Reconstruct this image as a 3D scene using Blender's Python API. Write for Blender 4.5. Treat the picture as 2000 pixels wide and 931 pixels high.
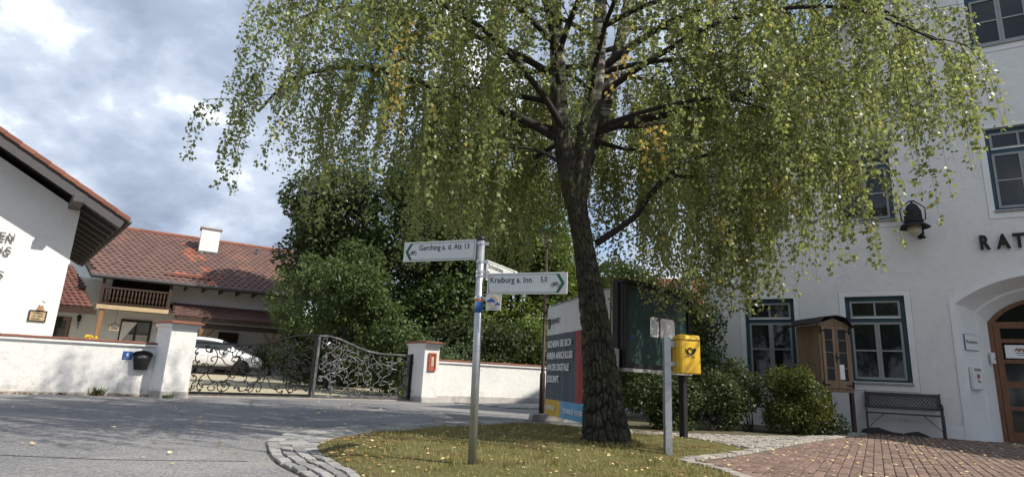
import bpy, bmesh, math, random
import numpy as np
from mathutils import Vector, Matrix

random.seed(7); RNG = np.random.default_rng(11)
R = math.radians
for o in list(bpy.data.objects): bpy.data.objects.remove(o)
SC = bpy.context.scene
COL = SC.collection

# ------------------------------------------------------------------ camera
cam_d = bpy.data.cameras.new('Camera'); cam = bpy.data.objects.new('Camera', cam_d); COL.objects.link(cam)
cam_d.sensor_width = 36; cam_d.lens = 36 * 1141 / 2000; cam_d.clip_start = .05; cam_d.clip_end = 3000
PITCH, ROLL = R(13.35), R(2.70)
cam.matrix_world = Matrix.Translation((0, 0, .85)) @ Matrix.Rotation(R(90) + PITCH, 4, 'X') @ Matrix.Rotation(ROLL, 4, 'Z')
SC.camera = cam

# ------------------------------------------------------------------ sky, sun, exposure
SUN_EL, SUN_AZ = R(45), R(-21)          # azimuth counted from +X
sdir = Vector((math.cos(SUN_EL) * math.cos(SUN_AZ), math.cos(SUN_EL) * math.sin(SUN_AZ), math.sin(SUN_EL)))
SC.world = bpy.data.worlds.new('World'); SC.world.use_nodes = True
wt = SC.world.node_tree; wn = wt.nodes; wl = wt.links; wn.clear()
def wnode(t, **k):
    n = wn.new(t)
    for a, b in k.items(): setattr(n, a, b)
    return n
sky = wnode('ShaderNodeTexSky', sky_type='NISHITA', sun_disc=False, sun_elevation=SUN_EL, sun_rotation=R(90) - SUN_AZ)
bg_sky = wnode('ShaderNodeBackground'); bg_sky.inputs[1].default_value = .13
wl.new(sky.outputs[0], bg_sky.inputs[0])
tc = wnode('ShaderNodeTexCoord'); sep = wnode('ShaderNodeSeparateXYZ'); wl.new(tc.outputs['Generated'], sep.inputs[0])
def wmath(op, a, b=None):
    n = wnode('ShaderNodeMath', operation=op)
    for i, q in enumerate((a, b)):
        if q is None: continue
        if isinstance(q, (int, float)): n.inputs[i].default_value = q
        else: wl.new(q, n.inputs[i])
    return n.outputs[0]
zc = wmath('ADD', wmath('MAXIMUM', sep.outputs[2], 0.0), .50)
comb = wnode('ShaderNodeCombineXYZ')
wl.new(wmath('DIVIDE', sep.outputs[0], zc), comb.inputs[0]); wl.new(wmath('DIVIDE', sep.outputs[1], zc), comb.inputs[1])
def wnoise(scale, detail, rough, off, dist=0.):
    mp = wnode('ShaderNodeMapping'); mp.inputs['Location'].default_value = off; wl.new(comb.outputs[0], mp.inputs[0])
    n = wnode('ShaderNodeTexNoise'); n.inputs['Scale'].default_value = scale; n.inputs['Detail'].default_value = detail
    n.inputs['Roughness'].default_value = rough; n.inputs['Distortion'].default_value = dist
    wl.new(mp.outputs[0], n.inputs['Vector']); return n.outputs['Fac']
def wramp(fac, stops):
    r = wnode('ShaderNodeValToRGB'); wl.new(fac, r.inputs[0])
    while len(r.color_ramp.elements) < len(stops): r.color_ramp.elements.new(.5)
    for e, (p, c) in zip(r.color_ramp.elements, stops): e.position = p; e.color = (*c, 1)
    return r.outputs[0]
big = wnoise(1.6, 3, .5, (3.1, 1.7, 0)); fine = wnoise(4.6, 11, .56, (.4, 5.2, 0), .1)
mixv = wmath('ADD', wmath('MULTIPLY', big, .45), wmath('MULTIPLY', fine, .55))
cloud_col = wramp(mixv, [(.40, (.20, .24, .32)), (.485, (.28, .33, .425)), (.55, (.41, .46, .545)), (.585, (.62, .66, .71)), (.66, (.95, .945, .94))])
bg_cl = wnode('ShaderNodeBackground'); wl.new(cloud_col, bg_cl.inputs[0]); bg_cl.inputs[1].default_value = 1.06
cover = wramp(wnoise(2.6, 6, .55, (7.3, 2.2, 0), .2), [(.33, (0, 0, 0)), (.43, (1, 1, 1))])
mixs = wnode('ShaderNodeMixShader'); wl.new(cover, mixs.inputs[0]); wl.new(bg_sky.outputs[0], mixs.inputs[1]); wl.new(bg_cl.outputs[0], mixs.inputs[2])
wo = wnode('ShaderNodeOutputWorld'); wl.new(mixs.outputs[0], wo.inputs[0])

sun_d = bpy.data.lights.new('Sun', 'SUN'); sun_d.energy = 3.6; sun_d.angle = R(.53); sun_d.color = (1, .93, .82)
sun = bpy.data.objects.new('Sun', sun_d); COL.objects.link(sun)
sun.rotation_euler = (-sdir).to_track_quat('-Z', 'Y').to_euler()
sun.location = (30, -8, 30)
SC.view_settings.view_transform = 'Standard'; SC.view_settings.look = 'None'
SC.view_settings.exposure = 0.74; SC.view_settings.gamma = 1

# ------------------------------------------------------------------ frames of the place
def frame(x, y, deg): return Matrix.Translation((x, y, 0)) @ Matrix.Rotation(R(deg), 4, 'Z')
FB = frame(9.74, 12.64, -31.7)      # town hall front: X along the facade, Y into the building
FW = frame(-10.958, 13.253, 31)     # garden wall: X along the wall, Y behind it
FL = frame(-12.209, 16.001, 41)      # lettered house: X along its gable, Y behind it
FI = Matrix.Identity(4)
def at(F, x, y, z=0, rz=0): return F @ Matrix.Translation((x, y, z)) @ Matrix.Rotation(R(rz), 4, 'Z')

# ------------------------------------------------------------------ mesh helpers
class MB:
    def __init__(s): s.v = []; s.f = []; s.m = []
    def add(s, vs, fs, m=0):
        o = len(s.v); s.v += [tuple(q) for q in vs]; s.f += [tuple(i + o for i in f) for f in fs]; s.m += [m] * len(fs); return s
    def box(s, x0, x1, y0, y1, z0, z1, m=0, T=None):
        vs = [(x, y, z) for z in (z0, z1) for y in (y0, y1) for x in (x0, x1)]
        if T is not None: vs = [T @ Vector(q) for q in vs]
        return s.add(vs, [(0, 2, 3, 1), (4, 5, 7, 6), (0, 1, 5, 4), (2, 6, 7, 3), (0, 4, 6, 2), (1, 3, 7, 5)], m)
    def quad(s, a, b, c, d, m=0): return s.add([a, b, c, d], [(0, 1, 2, 3)], m)
    def prism(s, poly, h0, h1, ax='z', m=0, T=None):
        n = len(poly)
        def P(a, b, h): return {'z': (a, b, h), 'y': (a, h, b), 'x': (h, a, b)}[ax]
        vs = [P(a, b, h0) for a, b in poly] + [P(a, b, h1) for a, b in poly]
        if T is not None: vs = [T @ Vector(q) for q in vs]
        fs = [tuple(range(n))[::-1], tuple(range(n, 2 * n))] + [(i, (i + 1) % n, n + (i + 1) % n, n + i) for i in range(n)]
        return s.add(vs, fs, m)
    def tube(s, pts, rad, seg=8, m=0, cap=True):
        pts = [Vector(p) for p in pts]; n = len(pts)
        if not hasattr(rad, '__len__'): rad = [rad] * n
        t0 = (pts[1] - pts[0]).normalized(); up = Vector((0, 0, 1)) if abs(t0.z) < .9 else Vector((1, 0, 0))
        a = t0.cross(up).normalized(); vs = []
        for i, p in enumerate(pts):
            t = (pts[min(i + 1, n - 1)] - pts[max(i - 1, 0)]).normalized()
            a = (a - t * a.dot(t)).normalized(); b = t.cross(a)
            for k in range(seg):
                w = 2 * math.pi * k / seg; vs.append(p + (a * math.cos(w) + b * math.sin(w)) * rad[i])
        fs = [(i * seg + k, i * seg + (k + 1) % seg, (i + 1) * seg + (k + 1) % seg, (i + 1) * seg + k) for i in range(n - 1) for k in range(seg)]
        if cap: fs += [tuple(range(seg))[::-1], tuple(range((n - 1) * seg, n * seg))]
        return s.add(vs, fs, m)
    def lathe(s, prof, seg=16, c=(0, 0, 0), m=0, T=None):
        n = len(prof); vs = []
        for r_, z in prof:
            for k in range(seg):
                w = 2 * math.pi * k / seg; vs.append((c[0] + r_ * math.cos(w), c[1] + r_ * math.sin(w), c[2] + z))
        if T is not None: vs = [T @ Vector(q) for q in vs]
        fs = [(i * seg + k, i * seg + (k + 1) % seg, (i + 1) * seg + (k + 1) % seg, (i + 1) * seg + k) for i in range(n - 1) for k in range(seg)]
        fs += [tuple(range(seg))[::-1], tuple(range((n - 1) * seg, n * seg))]
        return s.add(vs, fs, m)
    def mesh(s, name, mats, smooth=False, bevel=0, bseg=1):
        me = bpy.data.meshes.new(name); me.from_pydata(s.v, [], s.f)
        if not isinstance(mats, (list, tuple)): mats = [mats]
        for q in mats: me.materials.append(q)
        me.polygons.foreach_set('material_index', s.m)
        bm = bmesh.new(); bm.from_mesh(me)
        if bevel:
            es = [e for e in bm.edges if len(e.link_faces) == 2 and e.calc_face_angle(0) > .5]
            bmesh.ops.bevel(bm, geom=es, offset=bevel, segments=bseg, profile=.6, affect='EDGES', clamp_overlap=True)
        bmesh.ops.recalc_face_normals(bm, faces=bm.faces)
        bm.to_mesh(me); bm.free()
        if smooth: me.polygons.foreach_set('use_smooth', [True] * len(me.polygons))
        me.update(); return me
    def build(s, name, mats, parent=None, smooth=False, bevel=0, bseg=1, label=None):
        return link(name, s.mesh(name, mats, smooth, bevel, bseg), parent, label=label)
def link(name, me, parent=None, M=None, label=None, kind=None):
    o = bpy.data.objects.new(name, me); COL.objects.link(o)
    if parent is not None: o.parent = parent
    if M is not None: o.matrix_local = M
    if label: o['label'] = label
    if kind: o['kind'] = kind
    return o
def thing(name, label, cat, M, group=None):
    o = bpy.data.objects.new(name, None); COL.objects.link(o); o.empty_display_size = .1; o.matrix_world = M
    o['label'] = label; o['category'] = cat
    if group: o['group'] = group
    return o
def struct(o): o['kind'] = 'structure'; return o
def npmesh(name, V, tris, mat, smooth=False, quads=False):
    me = bpy.data.meshes.new(name); n = len(V); k = tris.shape[1]; m = len(tris)
    me.vertices.add(n); me.vertices.foreach_set('co', np.ascontiguousarray(V, np.float32).ravel())
    me.loops.add(m * k); me.loops.foreach_set('vertex_index', np.ascontiguousarray(tris, np.int32).ravel())
    me.polygons.add(m); me.polygons.foreach_set('loop_start', np.arange(0, m * k, k, dtype=np.int32))
    me.polygons.foreach_set('loop_total', np.full(m, k, np.int32))
    if smooth: me.polygons.foreach_set('use_smooth', np.ones(m, bool))
    me.materials.append(mat); me.update(calc_edges=True); me.validate(); return me
_txt = {}
def text_mesh(txt, h, w, mat, depth=.004, bold=0., align='l', spacing=1.):
    """flat lettering facing -Y, cap height h, total width w (None keeps the font's own width)"""
    cu = bpy.data.curves.new('lettering', 'FONT'); cu.body = txt; cu.extrude = .02; cu.offset = bold; cu.space_character = spacing; cu.resolution_u = 3
    ob = bpy.data.objects.new('lettering', cu); COL.objects.link(ob)
    dg = bpy.context.evaluated_depsgraph_get(); me = bpy.data.meshes.new_from_object(ob.evaluated_get(dg))
    bpy.data.objects.remove(ob); bpy.data.curves.remove(cu)
    n = len(me.vertices); c = np.zeros(n * 3, np.float32); me.vertices.foreach_get('co', c); c = c.reshape(-1, 3)
    caph = .73 if not txt.startswith('~') else 1.
    sz = h / caph; x0 = c[:, 0].min(); sx = sz if w is None else w / (c[:, 0].max() - x0)
    q = np.stack([(c[:, 0] - x0) * sx, -(c[:, 2] / .04 + .5) * depth, c[:, 1] * sz], 1)
    if align == 'c': q[:, 0] -= (q[:, 0].max()) / 2
    me.vertices.foreach_set('co', q.astype(np.float32).ravel()); me.materials.clear(); me.materials.append(mat); me.update(); return me

# ------------------------------------------------------------------ materials
def newmat(name):
    m = bpy.data.materials.new(name); m.use_nodes = True; nt = m.node_tree
    b = nt.nodes['Principled BSDF']; return m, nt, b
def nd(nt, t, ins=None, **k):
    n = nt.nodes.new(t)
    for a, b in k.items(): setattr(n, a, b)
    for a, b in (ins or {}).items():
        if hasattr(b, 'links') or hasattr(b, 'is_linked'): nt.links.new(b, n.inputs[a])
        else: n.inputs[a].default_value = b
    return n
def coords(nt, scale=(1, 1, 1)):
    t = nd(nt, 'ShaderNodeTexCoord'); m = nd(nt, 'ShaderNodeMapping', {'Vector': t.outputs['Object'], 'Scale': scale}); return m.outputs[0]
def noise(nt, vec, scale, detail=4, rough=.55, dist=0):
    return nd(nt, 'ShaderNodeTexNoise', {'Vector': vec, 'Scale': scale, 'Detail': detail, 'Roughness': rough, 'Distortion': dist}).outputs['Fac']
def ramp(nt, fac, stops):
    r = nd(nt, 'ShaderNodeValToRGB', {0: fac})
    while len(r.color_ramp.elements) < len(stops): r.color_ramp.elements.new(.5)
    for e, (p, c) in zip(r.color_ramp.elements, stops):
        e.position = p; e.color = (*c, 1) if hasattr(c, '__len__') else (c, c, c, 1)
    return r.outputs[0]
def mixc(nt, fac, a, b, mode='MIX'):
    n = nd(nt, 'ShaderNodeMix', data_type='RGBA', blend_type=mode)
    for i, q in ((0, fac), (6, a), (7, b)):
        if hasattr(q, 'is_linked'): nt.links.new(q, n.inputs[i])
        elif hasattr(q, '__len__'): n.inputs[i].default_value = (*q, 1)
        else: n.inputs[i].default_value = q
    return n.outputs[2]
def bump(nt, b, h, strength=.3, dist=.01):
    n = nd(nt, 'ShaderNodeBump', {'Height': h, 'Strength': strength, 'Distance': dist}); nt.links.new(n.outputs[0], b.inputs['Normal'])
def mat(name, c1, c2=None, rough=.7, scale=6., metal=0., bmp=0., bscale=40., bdist=.005, spec=.4, stretch=(1, 1, 1), dirt=None, dscale=1.2, rnd=0., coat=0.):
    m, nt, b = newmat(name); c2 = c2 or tuple(x * .82 for x in c1)
    v = coords(nt, stretch); col = ramp(nt, noise(nt, v, scale, 6, .6), [(.32, c2), (.68, c1)])
    if dirt:
        col = mixc(nt, ramp(nt, noise(nt, v, dscale, 7, .65), [(.5, 0.), (.72, 1.)]), col, dirt)
    if rnd:
        oi = nd(nt, 'ShaderNodeObjectInfo'); gi = nd(nt, 'ShaderNodeNewGeometry')
        sm = nd(nt, 'ShaderNodeMath', {0: oi.outputs['Random'], 1: gi.outputs['Random Per Island']}, operation='ADD')
        fr = nd(nt, 'ShaderNodeMath', {0: sm.outputs[0]}, operation='FRACT')
        hv = nd(nt, 'ShaderNodeHueSaturation', {'Color': col, 'Value': nd(nt, 'ShaderNodeMapRange', {0: fr.outputs[0], 3: 1 - rnd, 4: 1 + rnd}).outputs[0]})
        col = hv.outputs[0]
    nt.links.new(col, b.inputs['Base Color'])
    b.inputs['Metallic'].default_value = metal; b.inputs['Specular IOR Level'].default_value = spec
    rr = nd(nt, 'ShaderNodeMapRange', {0: noise(nt, v, scale * 2.3, 4), 3: max(rough - .12, .02), 4: min(rough + .12, 1)})
    nt.links.new(rr.outputs[0], b.inputs['Roughness'])
    if coat: b.inputs['Coat Weight'].default_value = coat; b.inputs['Coat Roughness'].default_value = .08
    if bmp: bump(nt, b, noise(nt, v, bscale, 6, .65), bmp, bdist)
    return m
def stucco(name, c1, c2, strokes=.6, sc=7., dirt=None):
    """trowelled render: short raised strokes plus fine sand"""
    m, nt, b = newmat(name); v = coords(nt)
    col = ramp(nt, noise(nt, v, .7, 7, .6), [(.3, c2), (.7, c1)])
    if dirt:
        t = nd(nt, 'ShaderNodeTexCoord'); z = nd(nt, 'ShaderNodeSeparateXYZ', {0: t.outputs['Object']}).outputs[2]
        streak = noise(nt, coords(nt, (5, 5, .5)), 1.2, 6, .65)
        col = mixc(nt, ramp(nt, streak, [(.56, 0.), (.95, .4)]), col, dirt)
        spl = nd(nt, 'ShaderNodeMath', {0: noise(nt, v, 5, 6, .7), 1: nd(nt, 'ShaderNodeMapRange', {0: z, 1: 0., 2: .75, 3: .28, 4: -.25}).outputs[0]}, operation='ADD').outputs[0]
        col = mixc(nt, ramp(nt, spl, [(.55, 0.), (.85, .6)]), col, tuple(x * .75 for x in dirt))
    nt.links.new(col, b.inputs['Base Color']); b.inputs['Roughness'].default_value = .9; b.inputs['Specular IOR Level'].default_value = .2
    n1 = noise(nt, coords(nt, (1, 1, 1.9)), sc * 1.5, 4, .5, 1.4)
    r0_ = ramp(nt, n1, [(.40, .5), (.475, .35), (.50, 1.), (.53, .55), (.62, .5)])
    g_ = ramp(nt, noise(nt, v, sc * 1.1, 3), [(.42, 0.), (.58, 1.)]); r1 = mixc(nt, g_, (.5, .5, .5), r0_)
    n2 = noise(nt, v, 70, 5, .65); n3 = noise(nt, v, sc * .5, 4); h = mixc(nt, .22, mixc(nt, .2, r1, n3), n2)
    n = nd(nt, 'ShaderNodeBump', {'Height': h, 'Strength': strokes, 'Distance': .018}); nt.links.new(n.outputs[0], b.inputs['Normal'])
    return m
def leafmat(name, dark, light, trans=.38, yellow=None, gloss=.22, rough=.45):
    m, nt, b = newmat(name)
    g = nd(nt, 'ShaderNodeNewGeometry'); rnd = g.outputs['Random Per Island']
    st = [(0., dark), (.75, light)]
    if yellow: st += [(.975, light), (1., yellow)]
    c = ramp(nt, rnd, st)
    n1 = noise(nt, coords(nt), .8, 3); c = mixc(nt, ramp(nt, n1, [(.35, 0.), (.65, .5)]), c, tuple(x * 1.25 for x in light))
    nt.links.new(c, b.inputs['Base Color']); b.inputs['Roughness'].default_value = rough; b.inputs['Specular IOR Level'].default_value = gloss
    tr = nd(nt, 'ShaderNodeBsdfTranslucent'); hs = nd(nt, 'ShaderNodeHueSaturation', {'Color': c, 'Value': 1.5, 'Saturation': 1.15, 'Hue': .485}); nt.links.new(hs.outputs[0], tr.inputs[0])
    mx = nd(nt, 'ShaderNodeMixShader', {0: trans}); nt.links.new(b.outputs[0], mx.inputs[1]); nt.links.new(tr.outputs[0], mx.inputs[2])
    nt.links.new(mx.outputs[0], nt.nodes['Material Output'].inputs[0]); return m
def glassmat(name, c=(.012, .016, .018), rough=.04):
    m, nt, b = newmat(name); b.inputs['Base Color'].default_value = (*c, 1); b.inputs['Roughness'].default_value = rough
    b.inputs['Specular IOR Level'].default_value = .5; b.inputs['IOR'].default_value = 1.5
    bump(nt, b, noise(nt, coords(nt), 2.2, 2), .06, .02); return m

M = {}
M['hall'] = stucco('hall_render', (.75, .74, .715), (.68, .67, .65), .6, 4.5, (.5, .49, .46))
M['hall_trim'] = mat('hall_trim', (.78, .78, .77), (.70, .70, .69), .85, 2., bmp=.12, bscale=60)
M['white_wall'] = stucco('garden_wall_render', (.80, .79, .77), (.70, .69, .67), .65, 7., (.46, .44, .40))
M['house_white'] = stucco('house_render', (.80, .80, .79), (.72, .72, .71), .65, 7.)
M['plinth'] = mat('grey_plinth', (.52, .50, .47), (.40, .385, .36), .9, 3., bmp=.3, bscale=25, dirt=(.22, .20, .17))
M['terracotta'] = mat('terracotta', (.30, .11, .068), (.20, .075, .05), .8, 5., bmp=.2, dirt=(.12, .07, .05), rnd=.2)
M['roof_tile'] = mat('weathered_roof_tile', (.165, .092, .075), (.105, .066, .058), .85, 2.2, dirt=(.20, .10, .075), dscale=.6, rnd=.13)
M['roof_dark'] = mat('dark_roof_tile', (.15, .062, .048), (.10, .045, .038), .8, 4., rnd=.2)
M['eave_wood'] = mat('dark_stained_wood', (.085, .080, .084), (.055, .052, .056), .6, 5., stretch=(1, 1, 8), bmp=.2)
M['brown_wood'] = mat('dark_brown_wood', (.055, .032, .020), (.03, .018, .012), .6, 5., stretch=(6, 6, 1), bmp=.25)
M['pale_wood'] = mat('weathered_pale_beam', (.52, .40, .25), (.40, .29, .17), .75, 5., stretch=(1, 6, 6), bmp=.2)
M['orange_wood'] = mat('varnished_post', (.32, .17, .08), (.22, .11, .05), .5, 5., stretch=(6, 6, 1), bmp=.2)
M['old_wood'] = mat('old_bare_wood', (.31, .215, .135), (.20, .135, .085), .8, 3.5, stretch=(9, 9, .7), bmp=.5, bscale=12, bdist=.006, dirt=(.17, .115, .07), dscale=1.6, rnd=.14)
M['door_wood'] = mat('door_wood', (.21, .095, .042), (.13, .055, .026), .45, 4., stretch=(8, 8, .8), bmp=.15)
M['blue_frame'] = mat('blue_frame_paint', (.030, .075, .105), (.022, .058, .082), .45, 5.)
M['grey_sash'] = mat('grey_sash_paint', (.30, .31, .31), (.25, .26, .26), .5, 5.)
M['sill'] = mat('grey_sill', (.36, .36, .355), (.28, .28, .275), .6, 4., bmp=.1)
M['glass'] = glassmat('window_glass')
M['glass_dim'] = glassmat('cabinet_glass', (.010, .010, .009), .12); M['glass_dim'].node_tree.nodes['Principled BSDF'].inputs['Specular IOR Level'].default_value = .18
M['glass_warm'] = glassmat('door_glass', (.014, .015, .013), .07)
M['black_iron'] = mat('black_iron', (.018, .019, .020), (.010, .010, .011), .5, 12., .4, bmp=.15)
M['grey_iron'] = mat('worn_grey_iron', (.17, .175, .18), (.07, .072, .075), .5, 7., .55, bmp=.2, bscale=60, dirt=(.34, .34, .34), dscale=3.5)
M['galv'] = mat('galvanised_steel', (.44, .46, .48), (.33, .35, .37), .42, 16., .75, bmp=.06, bscale=50)
M['steel'] = mat('bright_steel', (.62, .63, .64), (.5, .51, .52), .3, 20., .9)
M['black_plastic'] = mat('black_plastic', (.02, .02, .021), (.014, .014, .015), .5, 9.)
M['sign_white'] = mat('sign_white', (.60, .605, .60), (.555, .56, .555), .45, 3., dirt=(.50, .50, .48), dscale=2.)
M['sign_back'] = mat('sign_back_metal', (.42, .43, .44), (.36, .37, .38), .5, 8., .5)
M['ink_green'] = mat('sign_green', (.008, .10, .055), (.008, .085, .048), .5, 5.)
M['ink_dark'] = mat('sign_dark_lettering', (.012, .028, .025), (.010, .022, .02), .55, 5.)
M['black'] = mat('black_paint', (.014, .014, .015), (.010, .010, .011), .5, 5.)
M['yellow_ring'] = mat('ochre_print', (.62, .36, .05), (.55, .32, .05), .5, 5.)
M['blue_print'] = mat('blue_print', (.02, .10, .33), (.018, .085, .28), .5, 5.)
M['orange_print'] = mat('orange_print', (.62, .20, .06), (.55, .17, .05), .5, 5.)
M['white'] = mat('white_print', (.78, .78, .77), (.72, .72, .71), .6, 5.)
M['paper'] = mat('white_paper', (.86, .86, .86), (.80, .80, .80), .8, 6., bmp=.1, bscale=8)
M['post_yellow'] = mat('letter_box_yellow', (.86, .52, .008), (.78, .46, .007), .32, 3., coat=.4, spec=.5, bmp=.03, dirt=(.55, .30, .02), dscale=2.6)
M['board_green'] = mat('dark_green_pinboard', (.016, .046, .038), (.011, .032, .027), .5, 2.5, stretch=(1, 1, .3))
M['dark_wood'] = mat('charcoal_wood', (.016, .015, .014), (.009, .009, .009), .6, 7., stretch=(6, 6, 1), bmp=.2)
M['alu'] = mat('dull_aluminium', (.40, .40, .39), (.32, .32, .31), .5, 8., .5)
M['concrete'] = mat('concrete', (.40, .385, .36), (.27, .26, .245), .95, 4., bmp=.35, bscale=30, dirt=(.15, .15, .12))
M['granite'] = mat('granite_sett', (.33, .325, .32), (.22, .218, .216), .85, 9., bmp=.45, bscale=30, bdist=.01, dirt=(.15, .14, .115), dscale=4., rnd=.28)
M['granite_pale'] = mat('pale_granite_sett', (.40, .37, .335), (.29, .27, .245), .9, 9., bmp=.4, bscale=30, bdist=.008, dirt=(.25, .23, .19), dscale=6., rnd=.2)
M['brick'] = mat('red_brick_paver', (.23, .152, .125), (.16, .108, .09), .85, 7., bmp=.35, bscale=35, bdist=.006, dirt=(.17, .135, .11), dscale=3., rnd=.24)
M['joint'] = mat('sandy_joint', (.20, .175, .14), (.12, .11, .085), .95, 14., bmp=.4, bscale=60)
M['soil_joint'] = mat('mossy_joint', (.12, .10, .055), (.075, .07, .04), .95, 20., bmp=.5, bscale=60)
M['banner_white'] = mat('banner_white', (.64, .63, .61), (.56, .55, .535), .7, 2., bmp=.5, bscale=2.5, bdist=.06, stretch=(3, 3, .4))
M['banner_grey'] = mat('banner_slate', (.085, .10, .125), (.065, .08, .10), .65, 2., bmp=.5, bscale=2.5, bdist=.06, stretch=(3, 3, .4))
M['banner_red'] = mat('banner_red', (.34, .055, .055), (.27, .045, .045), .65, 2., bmp=.5, bscale=2.5, bdist=.06)
M['banner_yellow'] = mat('banner_yellow', (.62, .40, .06), (.52, .33, .05), .65, 2., bmp=.5, bscale=2.5, bdist=.06)
M['banner_blue'] = mat('banner_blue', (.14, .36, .56), (.11, .30, .48), .65, 2., bmp=.5, bscale=2.5, bdist=.06)
M['lamp_glass'] = mat('frosted_lamp_glass', (.50, .46, .36), (.42, .38, .29), .25, 5., spec=.6)
M['verdigris'] = mat('green_copper', (.12, .20, .165), (.07, .13, .105), .55, 6., .3)
M['car_white'] = mat('white_car_paint', (.74, .74, .75), (.71, .71, .72), .25, 2., coat=.8, spec=.5)
M['car_glass'] = glassmat('car_glass', (.03, .035, .04), .03)
M['rubber'] = mat('tyre_rubber', (.016, .016, .017), (.010, .010, .011), .8, 12.)
M['headlight'] = mat('headlight_glass', (.5, .52, .55), (.42, .44, .47), .1, 5., .4)
M['red_clay'] = mat('red_doorbell_plate', (.42, .10, .055), (.33, .075, .045), .6, 6.)
M['cream'] = mat('cream_plate', (.70, .62, .42), (.62, .54, .36), .6, 6.)
M['carved_wood'] = mat('carved_wood', (.42, .27, .15), (.28, .17, .09), .7, 9., bmp=.3)
M['curtain'] = mat('lace_curtain', (.55, .55, .53), (.30, .30, .29), .8, 30.)
M['gravel'] = mat('yellow_gravel', (.46, .41, .29), (.31, .275, .19), .95, 9., bmp=.6, bscale=60, dirt=(.24, .23, .19), dscale=.6)
M['flower'] = mat('yellow_petal', (.70, .50, .03), (.60, .36, .02), .6, 9.)
M['bark_brown'] = mat('brown_bark', (.036, .030, .026), (.018, .015, .013), .9, 5., stretch=(4, 4, 1), bmp=.6, bscale=10, bdist=.03)
M['twig'] = mat('birch_twig', (.055, .035, .025), (.035, .022, .016), .8, 9.)
M['birch_leaf'] = leafmat('birch_leaf', (.078, .105, .034), (.235, .272, .105), .48, (.55, .44, .11), .42, .38)
M['yellow_leaf'] = leafmat('yellow_birch_leaf', (.62, .46, .12), (.80, .64, .22), .42)
M['dark_leaf'] = leafmat('dark_maple_leaf', (.026, .042, .016), (.070, .095, .036), .25)
M['green_leaf'] = leafmat('mid_green_leaf', (.032, .055, .018), (.085, .125, .042), .3)
M['lush_leaf'] = leafmat('lush_green_leaf', (.048, .078, .018), (.135, .185, .048), .36, (.3, .27, .04))
M['grey_leaf'] = leafmat('grey_green_leaf', (.05, .075, .034), (.115, .15, .075), .3)
M['olive_leaf'] = leafmat('olive_shrub_leaf', (.035, .052, .012), (.095, .112, .026), .25)
M['grass'] = leafmat('grass_blade', (.10, .115, .040), (.31, .285, .12), .3, (.50, .42, .22), .15, .7)
M['litter'] = leafmat('fallen_leaf', (.40, .30, .13), (.66, .56, .30), .1, (.26, .14, .06), .1, .8)
M['brown_litter'] = leafmat('brown_fallen_leaf', (.16, .085, .035), (.32, .19, .08), .1, None, .1, .8)

M['bench_iron'] = mat('weathered_bench_iron', (.075, .070, .064), (.045, .042, .039), .6, 9., .3, bmp=.15)

def asphalt_mat():
    m, nt, b = newmat('worn_asphalt'); v = coords(nt)
    base = ramp(nt, noise(nt, v, .45, 6, .6), [(.32, (.155, .157, .165)), (.68, (.235, .234, .235))])
    stone = nd(nt, 'ShaderNodeTexVoronoi', {'Vector': v, 'Scale': 68.}); sp = ramp(nt, stone.outputs['Color'], [(.2, (.66, .66, .67)), (.8, (1.36, 1.34, 1.30))])
    col = mixc(nt, 1., base, sp, 'MULTIPLY')
    dust = noise(nt, coords(nt, (1, 2.2, 1)), .8, 7, .68); col = mixc(nt, ramp(nt, dust, [(.52, 0.), (.75, .55)]), col, (.34, .325, .29))
    wv = mixc(nt, .06, v, nd(nt, 'ShaderNodeTexNoise', {'Vector': v, 'Scale': 3.}).outputs['Color']); ck = nd(nt, 'ShaderNodeTexVoronoi', {'Vector': wv, 'Scale': .42}, feature='DISTANCE_TO_EDGE').outputs['Distance']
    cf = nd(nt, 'ShaderNodeMath', {0: ramp(nt, ck, [(.0, 1.), (.010, 0.)]), 1: ramp(nt, noise(nt, v, .6, 3), [(.50, 0.), (.56, .8)])}, operation='MULTIPLY').outputs[0]
    col = mixc(nt, cf, col, (.045, .045, .048))
    pv = nd(nt, 'ShaderNodeTexVoronoi', {'Vector': v, 'Scale': .22}).outputs['Color']; col = mixc(nt, 1., col, ramp(nt, pv, [(.1, (.86, .86, .88)), (.9, (1.12, 1.11, 1.08))]), 'MULTIPLY')
    nt.links.new(col, b.inputs['Base Color']); b.inputs['Roughness'].default_value = .88; b.inputs['Specular IOR Level'].default_value = .3
    h = mixc(nt, .5, stone.outputs['Distance'], noise(nt, v, 30, 5)); bump(nt, b, h, .55, .012); return m
def lawn_mat():
    m, nt, b = newmat('patchy_lawn_soil'); v = coords(nt)
    g = ramp(nt, noise(nt, v, 1.1, 6, .65), [(.35, (.11, .12, .042)), (.52, (.18, .165, .068)), (.66, (.13, .09, .05))])
    col = mixc(nt, ramp(nt, noise(nt, v, 28, 4), [(.3, 0.), (.7, .55)]), g, (.055, .045, .022))
    nt.links.new(col, b.inputs['Base Color']); b.inputs['Roughness'].default_value = .95; b.inputs['Specular IOR Level'].default_value = .1
    bump(nt, b, noise(nt, v, 45, 5, .7), .8, .02); return m
M['asphalt'] = asphalt_mat(); M['lawn'] = lawn_mat()
M['meadow'] = mat('meadow', (.09, .12, .035), (.05, .07, .022), .95, .4)

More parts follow.
